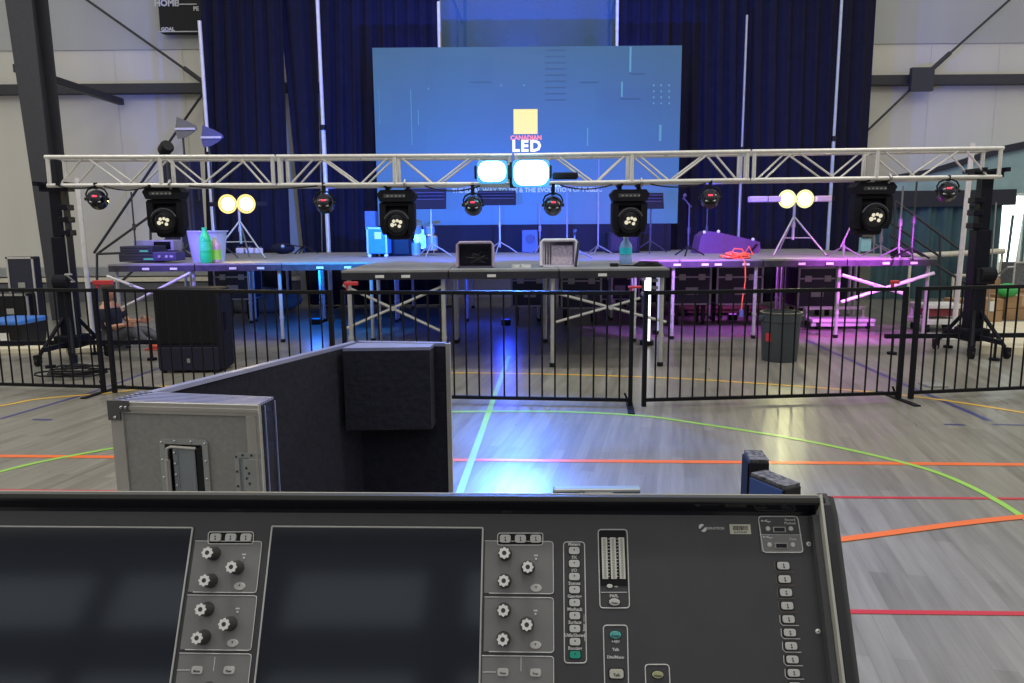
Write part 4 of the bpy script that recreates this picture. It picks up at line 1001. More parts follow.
# loose clutter left: drum hardware box
def gearbox(px0, px1, y0, y1, Y, name, label, cat, M, M2, wheels=False):
    a = at(px0, y1, Y); c = at(px1, y0, Y); W = c.x-a.x; H = c.z
    t = thing(name, label, cat, ((a.x+c.x)/2, Y, 0)); obj('body', B().box((0, -.15, H/2), (W, .2, H), bev=.02), M, t)
    b = B()
    for x in (-1, 1): b.box((x*(W/2-.015), -.255, H/2), (.03, .02, H))
    b.box((0, -.255, H-.02), (W, .02, .035)).box((0, -.255, .03), (W, .02, .035))
    obj('edge_trim', b, M2, t); obj('latch', B().box((0, -.262, H*.6), (.12, .02, .09), bev=.004), m_alud, t)
    return t
gearbox(23, 42, 256, 325, 12.9, 'road_case', 'tall black road case with pale edges at the far left', 'flight case', m_fc, m_alu)
gearbox(5, 38, 292, 318, 11.6, 'amplifier_rack', 'black amplifier rack with silver plates above the blue-lidded tub', 'rack', m_black, m_alud)
p = onz(20, 340); t = thing('storage_tub', 'black storage tub with a blue lid at the far left', 'tub', (p.x, 10.4, 0))
a = at(-2, 335, 10.4); c = at(34, 318, 10.4); W = c.x-a.x
x_ = t.location.x; t.location.x = (a.x+c.x)/2; zt = c.z
obj('tub_body', B().hexa([(-W*.44, -.25, .02), (W*.44, -.25, .02), (W*.44, .25, .02), (-W*.44, .25, .02), (-W*.5, -.3, zt-.06), (W*.5, -.3, zt-.06), (W*.5, .3, zt-.06), (-W*.5, .3, zt-.06)]), m_black, t)
obj('lid', B().box((0, 0, zt-.03), (W*1.06, .64, .07), bev=.025), mat('blue_lid', (.06, .22, .70), .4), t)
obj('paper_label', B().box((.02, -.285, zt*.42), (.12, .02, .14), rot=Matrix.Rotation(.1, 3, 'X')), m_white, t)
def mat_slab(pix_, z, th, label):
    P = [onz(x, y, z) for x, y in pix_]; t = obj('foam_mat', B().prism([(p.x, p.y, z-th) for p in P], (0, 0, th)), mat('cream_foam', (.72, .66, .48), .7, 0, .1, 5), None); tag(t, label, 'mat')
mat_slab([(-40, 350), (66, 348), (62, 338), (-40, 339)], .06, .06, 'cream foam mat on the floor under the blue-lidded tub')
mat_slab([(72, 349), (112, 347), (104, 336), (74, 337)], .07, .06, 'small cream mat at the foot of the left silver pole')
mat_slab([(980, 346), (1080, 350), (1070, 322), (978, 321)], .10, .10, 'cream slab under the brown cartons on the right')
# big loudspeaker
P = onz(184, 374); Yf = 8.35; a = at(154, 372, Yf); c = at(213, 286, Yf); W = c.x-a.x; H = at(184, 289, Yf).z
t = thing('subwoofer_cabinet', 'big black loudspeaker cabinet standing behind the left fence', 'loudspeaker', ((a.x+c.x)/2+.02, Yf+.26, 0), .0)
obj('cabinet', B().box((0, 0, H/2+.01), (W, .42, H-.02), bev=.04), mat('navy_black_cabinet', (.010, .010, .020), .7, spec=.25), t)
obj('grille', B().box((0, -.215, H*.66), (W*.92, .02, H*.62), bev=.01), m_black, t)
obj('lower_panel', B().box((0, -.215, H*.17), (W*.92, .02, H*.28), bev=.01), mat('navy_panel', (.012, .012, .035), .5), t)
obj('badge', B().box((0, -.23, H*.15), (.035, .01, .05), bev=.003), m_alud, t)
obj('side_handle', B().box((W/2+.002, -.05, H*.6), (.012, .06, .22), bev=.004), m_blackgloss, t)
for x in (-1, 1): obj('rubber_foot', B().cyl((x*W*.4, -.2, 0), (x*W*.4, -.2, .03), .03), m_black, t)
# person sitting on the floor under the left end of the stage, behind the fence
def person():
    Y = 10.2
    def q(px, py, dy=0): return at(px, py, Y+dy)
    hip = q(113, 333); hip.z = .13
    o = Vector((hip.x, Y, 0))
    t = thing('person', 'person in dark shirt and grey trousers sitting on the floor behind the left fence', 'person', o)
    def L(px, py, dy=0): return q(px, py, dy)-o
    def skin(name, chains, M, sub=1):
        me = bpy.data.meshes.new(name); vs = []; es = []; rs = []; idx = {}
        for ch in chains:
            prev = None
            for pt, r in ch:
                key = tuple(round(v, 4) for v in pt)
                if key in idx: i = idx[key]
                else: i = len(vs); idx[key] = i; vs.append(pt); rs.append(r)
                if prev is not None: es.append((prev, i))
                prev = i
        me.from_pydata([tuple(v) for v in vs], es, [])
        ob = bpy.data.objects.new(name, me); COL.objects.link(ob)
        sk = ob.modifiers.new('s', 'SKIN'); su = ob.modifiers.new('u', 'SUBSURF'); su.levels = sub; su.render_levels = sub
        for i, r in enumerate(rs): me.skin_vertices[0].data[i].radius = (r, r)
        me.skin_vertices[0].data[0].use_root = True
        bpy.context.view_layer.update()
        me2 = bpy.data.meshes.new_from_object(ob.evaluated_get(bpy.context.evaluated_depsgraph_get()))
        bpy.data.objects.remove(ob)
        for p_ in me2.polygons: p_.use_smooth = True
        me2.materials.clear(); me2.materials.append(M)
        o2 = bpy.data.objects.new(name, me2); COL.objects.link(o2); o2.parent = t; return o2
    m_skin = mat('skin', (.50, .26, .17), .55)
    H_ = Vector((.0, 0, .14)); C_ = Vector((-.02, 0, .42)); S_ = Vector((-.03, 0, .60)); Nk = Vector((-.02, -.01, .68)); Hd = Vector((0.01, -.02, .78))
    sh1, sh2 = S_+Vector((.02, -.19, -.02)), S_+Vector((.0, .19, -.02))
    el1 = sh1+Vector((.10, -.05, -.25)); wr1 = el1+Vector((.21, .02, .04)); el2 = sh2+Vector((.16, .02, -.22)); wr2 = el2+Vector((.2, -.08, .02))
    k1 = Vector((.33, -.16, .33)); a1 = Vector((.56, -.14, .08)); k2 = Vector((.36, .15, .25)); a2 = Vector((.66, .13, .07))
    body = skin('body', [[(H_, .13), (C_, .125), (S_, .10), (Nk, .05), (Hd, .075), (Hd+Vector((.01, 0, .06)), .07)], [(S_, .10), (sh1, .06), (el1, .042), (wr1, .028)], [(S_, .10), (sh2, .06), (el2, .042), (wr2, .028)],
        [(H_, .13), (H_+Vector((.05, -.1, 0)), .095), (k1, .062), (a1, .04)], [(H_, .13), (H_+Vector((.05, .1, 0)), .095), (k2, .062), (a2, .04)]], m_skin, 2)
    for w_ in (wr1, wr2):
        d = Vector((.9, 0, .1)).normalized()
        b = B().box(w_+d*.05, (.09, .028, .08), bev=.012)
        for i, (dz, ln) in enumerate(((-.03, .06), (-.01, .075), (.01, .08), (.03, .07))):
            b.tube([w_+d*.09+Vector((0, 0, dz)), w_+d*(.09+ln*.6)+Vector((0, -.01, dz)), w_+d*(.09+ln)+Vector((0, -.03, dz-.01))], [.009, .0085, .007], 6)
        b.tube([w_+d*.03+Vector((0, -.01, .04)), w_+d*.06+Vector((0, -.03, .06)), w_+d*.10+Vector((0, -.045, .05))], [.011, .01, .008], 6)
        obj('hand', b, m_skin, t, True)
    sl1 = sh1+(el1-sh1)*.8; sl2 = sh2+(el2-sh2)*.8
    skin('shirt', [[(H_+Vector((0, 0, .04)), .15), (C_, .15), (S_-Vector((0, 0, .02)), .12)], [(S_-Vector((0, 0, .02)), .12), (sh1, .075), (sl1, .058)], [(S_-Vector((0, 0, .02)), .12), (sh2, .075), (sl2, .058)]], mat('dark_navy_cotton', (.012, .013, .03), .9), 2)
    skin('trousers', [[(H_, .15), (H_+Vector((.05, -.1, 0)), .11), (k1, .08), (a1+Vector((-.03, 0, .03)), .055)], [(H_, .15), (H_+Vector((.05, .1, 0)), .11), (k2, .08), (a2+Vector((-.03, 0, .03)), .055)]], mat('grey_denim', (.10, .10, .12), .9), 2)
    for a_ in (a1, a2):
        obj('shoe', B().sphere(a_+Vector((.08, 0, -.025)), .055, (1.7, .8, .75), 12, 8).box(a_+Vector((.08, 0, -.065)), (.26, .09, .02), bev=.008), mat('orange_trainers', (.55, .08, .04), .6), t, True)
    obj('hair', B().sphere(Hd+Vector((-.015, 0, .075)), .088, (1, .95, .85), 14, 8), mat('brown_hair', (.05, .03, .02), .8), t, True)
    f_ = Hd+Vector((.07, 0, .03))
    obj('face_features', B().sphere(f_+Vector((.012, 0, -.005)), .015, (1, .8, 1.3), 8, 6).sphere(f_+Vector((0, -.03, .018)), .009, n=8, k=5).sphere(f_+Vector((0, .03, .018)), .009, n=8, k=5).box(f_+Vector((.0, 0, -.04)), (.012, .04, .008)), mat('lip_brown', (.25, .10, .08), .6), t)
    obj('ear', B().sphere(Hd+Vector((-.01, -.078, .03)), .022, (.7, .4, 1.2), 8, 6), m_skin, t)
person()
# grey bin
p = onz(785, 363); t = thing('rubbish_bin', 'dark grey rubbish bin with handles behind the fence', 'bin', (p.x, p.y+.2, 0))
k = px_m(p.y); hb = 52*k*.98
obj('barrel', B().lathe([(.0, .0), (17*k, 0), (17.5*k, .02), (19.5*k, hb*.8), (20.3*k, hb*.81), (20.4*k, hb*.98), (19.3*k, hb*.98), (18*k, hb*.8), (16.6*k, .04), (0, .04)], n=30, cap=False), mat('slate_plastic', (.045, .055, .065), .55), t, True)
obj('rim', B().lathe([(20.2*k, hb*.97), (21*k, hb*.975), (21*k, hb), (19.2*k, hb)], n=30, cap=False), mat('pale_slate_plastic', (.11, .10, .08), .55), t, True)
for s_ in (-1, 1): obj('handle', B().box((s_*21*k, 0, hb*.88), (.05, .14, .05), bev=.01), mat('slate_plastic', (.045, .055, .065), .55), t)
obj('sticker', B().box((-15.5*k, -10.5*k, hb*.5), (.07, .02, .1), rot=Matrix.Rotation(-.95, 3, 'Z')), m_rt, t)
# bright tube light under the thrust corner, with second dimmer one
for px, y0, y1, Y, M, lb, w2 in ((648, 275, 352, 10.2, emis('white_tube_glow', (.90, .92, 1.0), 2.2), 'glowing white tube light standing behind the fence joint', .045), (658.5, 277, 334, 11.2, emis('lilac_tube_glow', (.55, .55, .95), .75), 'dimmer lilac tube light right of the glowing white tube', .03)):
    a = at(px, y1, Y); c = at(px, y0, Y); t = thing('tube_light', lb, 'light', (c.x, Y, 0))
    obj('glow_tube', B().cyl((0, 0, .06), (0, 0, min(c.z, 1.04)), w2, n=14), M, t, True)
    obj('base', B().cyl((0, 0, 0), (0, 0, .06), w2*2.2, n=16), m_black, t)
    obj('clamp', B().box((-.05, 0, min(c.z, 1.04)-.05), (.1, .06, .05), bev=.01).box((-.05, 0, .72), (.1, .06, .05), bev=.01), m_alud, t)
# right side: white cart, cartons
Yc = 11.4; a = at(915, 338, Yc); c = at(958, 303, Yc); W = c.x-a.x
t = thing('white_cart', 'white wheeled cart with a red panel behind the right tower', 'cart', ((a.x+c.x)/2, Yc, 0))
zt = c.z
obj('top_shelf', B().box((0, 0, zt-.03), (W, .5, .06), bev=.01), m_white, t); obj('bottom_shelf', B().box((0, 0, .16), (W*1.05, .5, .08), bev=.01), m_white, t)
for x in (-1, 1):
    for y in (-1, 1):
        obj('post', B().box((x*(W/2-.03), y*.22, zt/2+.06), (.04, .04, zt-.2)), m_white, t)
        obj('castor', B().cyl((x*W*.4-.02, y*.2, .05), (x*W*.4+.02, y*.2, .05), .05, n=12).box((x*W*.4, y*.2, .11), (.05, .05, .05)), m_black, t)
obj('red_panel', B().box((.02, 0, (zt+.2)/2-.02), (W*.75, .3, (zt-.32))), mat('dusty_red', (.28, .04, .05), .6), t)
m_card = mat('brown_cardboard', (.36, .22, .11), .8, 0, .12, 6)
def carton(px0, px1, y0, y1, Y, label, z0=None):
    a = at(px0, y1, Y); c = at(px1, y0, Y); W = c.x-a.x; zb = a.z if z0 is None else z0; H = c.z-zb
    t = thing('cardboard_carton', label, 'carton', ((a.x+c.x)/2, Y+.25, zb), 0, 'brown cartons at the right')
    obj('box_body', B().box((0, 0, H/2), (W, .5, H), bev=.006), m_card, t)
    obj('tape', B().box((0, 0, H+.001), (.05, .5, .004)).box((0, -.251, H*.8), (.05, .004, H*.38)), mat('tan_tape', (.5, .36, .2), .35), t)
    obj('flap_seam', B().box((0, -.252, H*.5), (W, .004, .01)), mat('dark_seam', (.12, .07, .03), .8), t)
    return t
c1 = carton(983, 1004, 299, 336, 11.6, 'brown carton with a torn white patch, left of the right-hand pile', .10)
obj('torn_patch', B().box((-.03, -.256, .25), (.1, .008, .16)), m_white, c1)
carton(1004, 1040, 296, 336, 11.8, 'large brown carton at the right frame edge', .10)
carton(958, 982, 300, 336, 12.4, 'brown carton behind the right tower mast', 0)
carton(983, 1001, 279, 298, 13.0, 'brown carton highest of the pile, below the cream rail')
carton(1001, 1030, 286, 297, 13.2, 'flat brown carton behind the large one')
for o in [o for o in COL.objects if o.get('category') == 'carton' and o.location.z > .3]:
    zz = o.location.z; obj('lower_half', B().box((0, 0, -zz/2), (.3, .45, zz)), m_card, o)
p = at(997, 291, 12.1); t = tag(obj('green_ball', B().sphere((0, 0, 0), .13, (1.3, 1, .9)), mat('green_bag', (.05, .42, .10), .5), None, True), 'bright green bag lying on the left carton', 'bag'); t.location = (p.x, 11.85, c1.location.z+(at(990, 299, 11.6).z-.10)+.115)
p = onz(933, 386); t = thing('small_stand', 'small upright metal stand on the floor behind the right fence', 'stand', (p.x, p.y, 0))
obj('stem', B().cyl((0, 0, .01), (0, 0, .42), .012), m_alud, t); obj('plate', B().box((0, 0, .01), (.2, .2, .02)), m_alud, t)


# added lamps that tint the floor under the stage blue and violet
for x, y, c, pw, lb in ((-.1, 12.4, (.02, .06, 1.0), 50, 'added blue fill lamp on the floor under the middle of the stage'), (-3.4, 12.7, (.0, .16, 1.0), 42, 'added blue fill lamp on the floor under the left of the stage'), (3.9, 12.9, (.60, .12, 1.0), 30, 'added violet fill lamp on the floor under the right of the stage')):
    t = thing('added_floor_lamp', lb, 'light', (x, y, 0))
    obj('housing', B().box((0, 0, .05), (.16, .10, .10), bev=.015), m_black, t)
    obj('lens', B().box((0, 0, .102), (.12, .07, .008)), emis('added_lens_%d' % int(x*10), c, 1.5), t)
    l = bpy.data.lights.new('added_floor_glow', 'POINT'); l.energy = pw; l.color = c; l.shadow_soft_size = .08
    lo = bpy.data.objects.new('added_floor_glow', l); COL.objects.link(lo); lo.location = (x, y, .85)

def hang(px0, px1, sag, label, dy=-.03):
    b = B(); pts = []
    for k in range(13):
        u = k/12; px = px0+(px1-px0)*u; z = chordz(px)-.03-sag*4*u*(1-u); x = at(px, 183, YT).x; pts.append((x, YT+dy, z))
    o = obj('hanging_cable', b.tube(pts, .009, 6), m_black, None, True); tag(o, label, 'cable', 'black cables slung along the truss')
hang(60, 97, .03, 'black cable slung between the left tower and first round light')
hang(105, 150, .05, 'black cable slung from first round light to the moving head')
hang(190, 318, .04, 'black cable slung under the truss above the amber lamps')
hang(425, 480, .06, 'black cable slung left of the cyan lamps')
hang(560, 612, .05, 'black cable slung right of the cyan lamps')
hang(650, 705, .04, 'black cable slung left of the round light above the wedge')
b = B(); random.seed(21); p = onz(84, 376)
for k in range(9):
    cx, cy, r, ph = random.uniform(-.25, .25), random.uniform(-.12, .12), random.uniform(.10, .24), random.uniform(0, 6)
    b.tube([(cx+r*1.3*math.cos(a/14*2*PI+ph), cy+r*.6*math.sin(a/14*2*PI+ph*1.1), .014+.012*k+.012*math.sin(a+k)) for a in range(15)], .011, 6)
o = obj('cable_tangle', b, m_black, None, True); o.location = (p.x, p.y, 0); tag(o, 'tangle of black cables on the floor around the left tower base', 'cable')

# added lamps, unseen behind the screen top, that turn the drapes blue
for x, lb in ((-2.0, 'added blue fill lamp hidden behind the left half of the screen'), (.25, 'added blue fill lamp hidden behind the middle of the screen'), (2.6, 'added blue fill lamp hidden behind the right half of the screen')):
    t = thing('added_drape_lamp', lb, 'light', (x, 14.9, 4.62))
    obj('housing', B().box((0, 0, 0), (.4, .14, .14), bev=.02), m_black, t)
    obj('lens', B().box((0, .02, .073), (.34, .07, .008)), emis('added_lens_blue', (.03, .10, 1.0), 1.5), t)
    obj('added_bracket', B().box((0, -.10, -.02), (.06, .12, .04)), m_steel, t)
    spot('added_drape_beam', (x, 14.93, 4.75), (x, 15.8, 5.9), 130, (.02, .08, 1.0), 130, .9, .1)
# ================================================================== OPEN FLIGHT CASE, STANDING ON END
HT = 1.225
A0, B0, C0, D0 = onz(110, 400.3, HT), onz(259, 404.0, HT), onz(274, 396.5, HT), onz(142, 391.0, HT)
E0, G0 = onz(355, 340.5, HT), onz(449.5, 342, HT)
CO = Vector((A0.x, A0.y, 0))
tc_ = thing('open_flight_case', 'large open flight case standing on end behind the console, grey outside, dark foam inside', 'flight case', CO)
m_lam = mat('grey_laminate', (.36, .36, .335), .5, 0, .10, 90, .05)
m_foam = mat('charcoal_foam', (.014, .015, .028), .95, 0, .2, 40, .4)
m_ribtop = mat('blue_lit_edge_metal', (.38, .40, .62), .35, .45)  # blue stage light on the aluminium put into its colour
def fp(poly, z0, z1):
    return B().prism([(p.x-CO.x, p.y-CO.y, z0) for p in poly], (0, 0, z1-z0))
def lerp(a, b, t): return a+(b-a)*t
ea = (B0-A0).normalized(); el = (E0-A0).normalized()
th = .012
A1 = A0+el*.012; B1 = B0+el*.012
obj('end_panel', fp([A0+ea*.004, B0-ea*.004, B1-ea*.004, A1+ea*.004], 0.03, HT-.006), m_lam, tc_)
Bc = lerp(B0, C0, .45)
obj('end_foam', fp([A1+ea*.01, B1-ea*.002, C0-ea*.004, D0+ea*.02], .05, HT-.006), m_foam, tc_)
# ribbed metal tops
b = B()
for k in range(7):
    t0, t1 = k/7+.01, (k+1)/7-.05
    b.prism([(p.x-CO.x, p.y-CO.y, HT-.006) for p in (lerp(A0, D0, t0), lerp(B0, C0, t0), lerp(B0, C0, t1), lerp(A0, D0, t1))], (0, 0, .006))
obj('ribbed_top', b, m_ribtop, tc_)
# light lines on the side of the foam
b = B(); q0 = B0+ea*.003; q1 = C0+ea*.002
for q in (lerp(q0, q1, .28), lerp(q0, q1, .97)):
    b.box((q.x-CO.x, q.y-CO.y, HT/2), (.003, .003, HT-.02))
obj('edge_piping', b, mat('lilac_piping', (.30, .34, .60), .5), tc_)
# long wall with foam
gw = el.cross(Vector((0, 0, 1)))    # to the right
wi = .012
Ein = E0+gw*0
obj('long_panel', fp([A0, A0+gw*wi, E0+gw*wi, E0], .03, HT-.01), m_lam, tc_)
obj('long_foam', fp([D0+gw*.0, D0+gw*.03, E0+gw*.03-el*.02, E0+gw*wi-el*.02], .05, HT-.012), m_foam, tc_)
obj('long_edge', fp([A0, A0+gw*.024, E0+gw*.024, E0], HT-.012, HT), m_ribtop, tc_)
# far end
F1 = G0
nb = Vector((0, -1, 0))
obj('far_panel', fp([E0, G0, G0+nb*.012, E0+nb*.012], .03, HT-.01), m_lam, tc_)
obj('far_foam', fp([E0+nb*.013, G0+nb*.013-ea*.012, G0+nb*.03-ea*.012, E0+nb*.03], .05, HT-.012), m_foam, tc_)
obj('far_edge', fp([E0, G0, G0+nb*.10, E0+nb*.10], HT-.012, HT), m_ribtop, tc_) if False else None
q = onz(433, 346, HT)
obj('far_edge', fp([E0, G0, G0+nb*.028, E0+nb*.028], HT-.012, HT), m_ribtop, tc_)
blk = [E0+nb*.03+gw*.02, Vector((q.x, E0.y-.03, 0)), Vector((q.x-.012, E0.y-.15, 0)), E0+nb*.15+gw*.02-Vector((.03, 0, 0))]
obj('foam_block', fp(blk, HT-.305, HT-.014), m_foam, tc_)
obj('foam_block_cap', fp([p+Vector((.001, 0, 0)) for p in blk], HT-.014, HT-.003), m_ribtop, tc_)
obj('far_upright_edge', fp([G0-ea*.012, G0+ea*.004, G0+nb*.035+ea*.004, G0+nb*.035-ea*.012], .03, HT), m_alu, tc_)
obj('bottom_panel', fp([A0, B0, G0, E0], .0, .03), m_foam, tc_)
# front face hardware, measured on the front plane
nF = Vector((ea.y, -ea.x, 0))   # towards the camera
def FP(px, py):   # pixel on the front plane -> (s, z)
    r = ray(px, py); t = (A0-CAM).dot(nF)/r.dot(nF); p = CAM+r*t
    return (p-A0).dot(ea), p.z
def fpt(s, z, h=0): return (A0-CO)+ea*s+nF*h+Vector((0, 0, z-A0.z)) if False else Vector((ea.x*s+nF.x*h, ea.y*s+nF.y*h, z))
RF = Matrix((ea, -nF, Vector((0, 0, 1)))).transposed()
def fbox(b, s0, s1, z0, z1, h0, h1, bev=0):
    return b.box(fpt((s0+s1)/2, (z0+z1)/2, (h0+h1)/2), (abs(s1-s0), abs(h1-h0), abs(z1-z0)), rot=RF, bev=bev)
WF = (B0-A0).length
b = B()
fbox(b, 0, WF, HT-.030, HT-.001, 0, .006, .002); fbox(b, 0, WF, HT-.020, HT-.012, .006, .009)
fbox(b, 0, .034, .03, HT-.03, 0, .005, .001); fbox(b, WF-.034, WF, .03, HT-.03, 0, .005, .001); fbox(b, WF-.014, WF-.008, .03, HT-.03, .005, .007)
obj('edge_extrusion', b, m_alu, tc_)
b = B(); fbox(b, -.002, .055, HT-.026, HT+.002, .005, .010); fbox(b, -.002, .030, HT-.048, HT-.026, .005, .010)
cp = obj('corner_plate', b, mat('dark_zinc', (.16, .155, .16), .45, .5), tc_)
b = B()
for s_, z_ in ((.036, HT-.014), (.048, HT-.014), (.018, HT-.040)): b.sphere(fpt(s_, z_, .011), .0042, n=10, k=6)
obj('rivet', b, m_chrome, cp)
m_zinc = mat('zinc_plate', (.48, .50, .49), .42, .45); m_zincd = mat('shaded_zinc', (.36, .40, .42), .45, .4)
def hardware(name, px0, px1, py0, zlen, w_, open_right=False):
    s0, z1 = FP(px0, py0); s1, _ = FP(px1, py0); z0 = z1-zlen
    rb_ = ring(B(), (s0+s1)/2, (z0+z1)/2, s1-s0, z1-z0, .012, w_, .002, .006, open_right); b = B().add([fpt(v[0], v[1], v[2]) for v in rb_.v], rb_.f)
    fr_ = obj('surround', b, m_zinc, None)
    b = B()
    n = 5
    for k in range(n):
        z_ = z0+.01+(z1-z0-.02)*k/(n-1); b.sphere(fpt(s0+w_*.45, z_, .006), .0032, n=8, k=5)
        if not open_right: b.sphere(fpt(s1-w_*.45, z_, .006), .0032, n=8, k=5)
    for k in range(1, 3): b.sphere(fpt(s0+(s1-s0)*k/3, z1-w_*.45, .006), .0032, n=8, k=5)
    return s0, s1, z0, z1, fr_, b
s0, s1, z0, z1, fr_, rv = hardware('handle', 160, 208, 437.5, .20, .014)
fr_.name = 'handle_dish'; fr_.parent = tc_; obj('rivet', rv, m_chrome, fr_)
b = B(); fbox(b, s0+.015, s1-.015, z0+.012, z1-.014, .001, .003); obj('recess', b, m_blackgloss, fr_)
b = B(); fbox(b, s0+.035, s1-.034, z0+.02, z1-.026, .003, .008, .002); fbox(b, s0+.047, s0+.049, z0+.02, z1-.026, .008, .010); sp = obj('spring_plate', b, m_zincd, fr_)
b = B()
for k in range(5): b.sphere(fpt(s0+.041, z1-.035-.028*k, .009), .0036, n=8, k=5)
obj('rivet', b, m_chrome, sp)
b = B().tube([fpt(s1-.028, z1-.022, .010), fpt(s0+.034, z1-.019, .012), fpt(s0+.024, z1-.024, .012), fpt(s0+.022, z1-.035, .012), fpt(s0+.022, z0+.035, .012), fpt(s0+.024, z0+.024, .012), fpt(s0+.034, z0+.019, .012)], .0035, 8)
b.cyl(fpt(s0+.023, z1-.052, .013), fpt(s0+.023, z0+.045, .013), .0065, n=12)
obj('grip', b, m_alu, fr_, True)
s0, s1, z0, z1, fr_, rv = hardware('latch', 235, 261, 452, .17, .012, True)
fr_.name = 'latch_dish'; fr_.parent = tc_; obj('rivet', rv, m_steel, fr_)
b = B(); fbox(b, s0+.012, s1+.001, z0+.012, z1-.013, .001, .003); obj('recess', b, m_zincd, fr_)
b = B(); fbox(b, s0+.022, s1+.002, z0+.015, z1-.015, .003, .006, .001); ct = obj('catch', b, m_zinc, fr_)
b = B()
for k in range(4): b.sphere(fpt(s0+.030+.006*(k % 2), z1-.038-.013*k, .007), .003, n=8, k=5)
obj('rivet', b, m_steel, ct)

# ================================================================== TABLE UNDER THE CONSOLE
ZT = .895
t = thing('console_table', 'black topped folding table carrying the mixing console', 'table', (-.2, .95, 0))
obj('tabletop', B().box((0, 0, ZT-.02), (1.30, .95, .04), bev=.006), m_blackmatte, t)
for x in (-.6, .6):
    for y in (-.42, .42): obj('leg', B().cyl((x, y, 0), (x, y, ZT-.04), .018), m_steel, t)
# ================================================================== MIXING CONSOLE
TILT = math.radians(62.5); YAW = math.radians(2.1)
er = Vector((math.cos(YAW), -math.sin(YAW), 0))
eu = Vector((math.sin(YAW)*math.cos(TILT), math.cos(YAW)*math.cos(TILT), math.sin(TILT)))
en = er.cross(eu)
PO_ = CAM+ray(500, 527)*.85
def LL(px, py, h=0.0):
    r = ray(px, py); o = PO_+en*h; t = (o-CAM).dot(en)/r.dot(en); p = CAM+r*t-PO_
    return Vector((p.dot(er), p.dot(eu)))
con = bpy.data.objects.new('mixing_console', None); COL.objects.link(con)
mw = Matrix((er, eu, en)).transposed().to_4x4(); mw.translation = PO_; con.matrix_world = mw
tag(con, 'black digital mixing console in the foreground with dark touch screens and knobs', 'mixing console')
m_panel = mat('console_panel', (.060, .060, .066), .42, 0, .05, 30)
m_panelg = mat('grey_knob_panel', (.22, .22, .22), .42, 0, .03, 30)
m_line = mat('printed_white_line', (.72, .72, .71), .5, 0, .02)
m_key = mat('pale_grey_key', (.60, .60, .585), .45, 0, .03)
m_knob = mat('charcoal_knob', (.055, .055, .057), .5, 0, .05)
m_cap = mat('white_knob_cap', (.80, .80, .79), .4, 0, .02)
m_print = mat('black_print', (.02, .02, .02), .6)
tl = LL(-60, 514); tr = LL(813.5, 515)
xl = -.92; xr = tr.x; yt = LL(500, 514).y; yb = -.40
def cobj(name, b, M, parent=None, smooth=False): return obj(name, b, M, parent or con, smooth)
cobj('body', B().box(((xl+xr)/2, (yt+yb)/2, -.045), (xr-xl, yt-yb, .08)), m_black)
cobj('panel', B().box(((xl+xr)/2, (yt+yb)/2, -.003), (xr-xl, yt-yb, .006)), m_panel)
# top hood: recess slope, rounded front, top
yh0 = yt; y1 = LL(400, 500.5, .02).y; y2 = LL(400, 493.5, .02).y
prof = [(yh0, 0), (yh0+.004, .003), (y1-.002, .017), (y1+.001, .0195), (y1+.005, .0195), (y2-.001, .016), (y2+.001, .010), (y2+.001, -.085), (yh0, -.085)]
sec = B().prism([(xl-.01, y, z) for y, z in prof], (xr-xl+.018, 0, 0))
cobj('hood', sec, m_blackgloss)
cobj('hood_lit_edge', B().prism([(xl-.01, y, z) for y, z in [(y1+.0002, .0193), (y1+.0052, .0201), (y2-.0008, .0166), (y2+.0018, .0105), (y2+.0005, .009), (y1, .015)]], (xr-xl+.014, 0, 0)), mat('hood_lit_grey', (.045, .045, .040), .45, 0, .03))  # lit rounding of the hood put into a greyer colour
cobj('hood_highlight', B().cyl((xl-.01, y2+.0012, .0112), (xr+.004, y2+.0012, .0112), .0011, n=8), mat('hood_glint', (.42, .42, .36), .4, .3))  # painted highlight: pale strip along the upper edge of the hood
# right cheek
cob = [(yt+.024, .012), (yt+.026, -.09), (yb, -.09), (yb, .022), (yt-.03, .022), (yt+.010, .020)]
cw = .008
cheek = B().prism([(xr+.0055, y, z) for y, z in cob], (cw, 0, 0))
ck = cobj('right_cheek', cheek, mat('satin_black_plastic', (.028, .028, .033), .5))
cobj('cheek_outer_edge', B().tube([(xr+.0055+cw, y2-.002, .004), (xr+.0055+cw, yt+.0, .009), (xr+.0055+cw, yb, .010)], .010, 10), MATS['satin_black_plastic'], None, True)
cobj('cheek_trim', B().box((xr+.0035, (yt+yb)/2+.012, .010), (.0028, yt-yb+.02, .022)), mat('pale_trim', (.62, .62, .55), .35, .3))
cobj('cheek_inner_wall', B().box((xr-.002, (yt+yb)/2, .006), (.007, yt-yb, .012)), mat('dark_grey_plastic', (.075, .075, .08), .5))
# lower surface towards the operator, out of the frame, and a base on the table
bw = PO_+eu*yb; Minv = mw.inverted()
def wbox(b, x0, x1, y0, y1_, z0, z1_):
    cs = [Minv @ Vector((x, y, z)) for z in (z0, z1_) for x, y in ((x0, y0), (x1, y0), (x1, y1_), (x0, y1_))]
    return b.hexa(cs)
cobj('fader_deck', wbox(B(), PO_.x+xl, PO_.x+xr, bw.y-.30, bw.y+.14, ZT, bw.z+.04), m_panel)

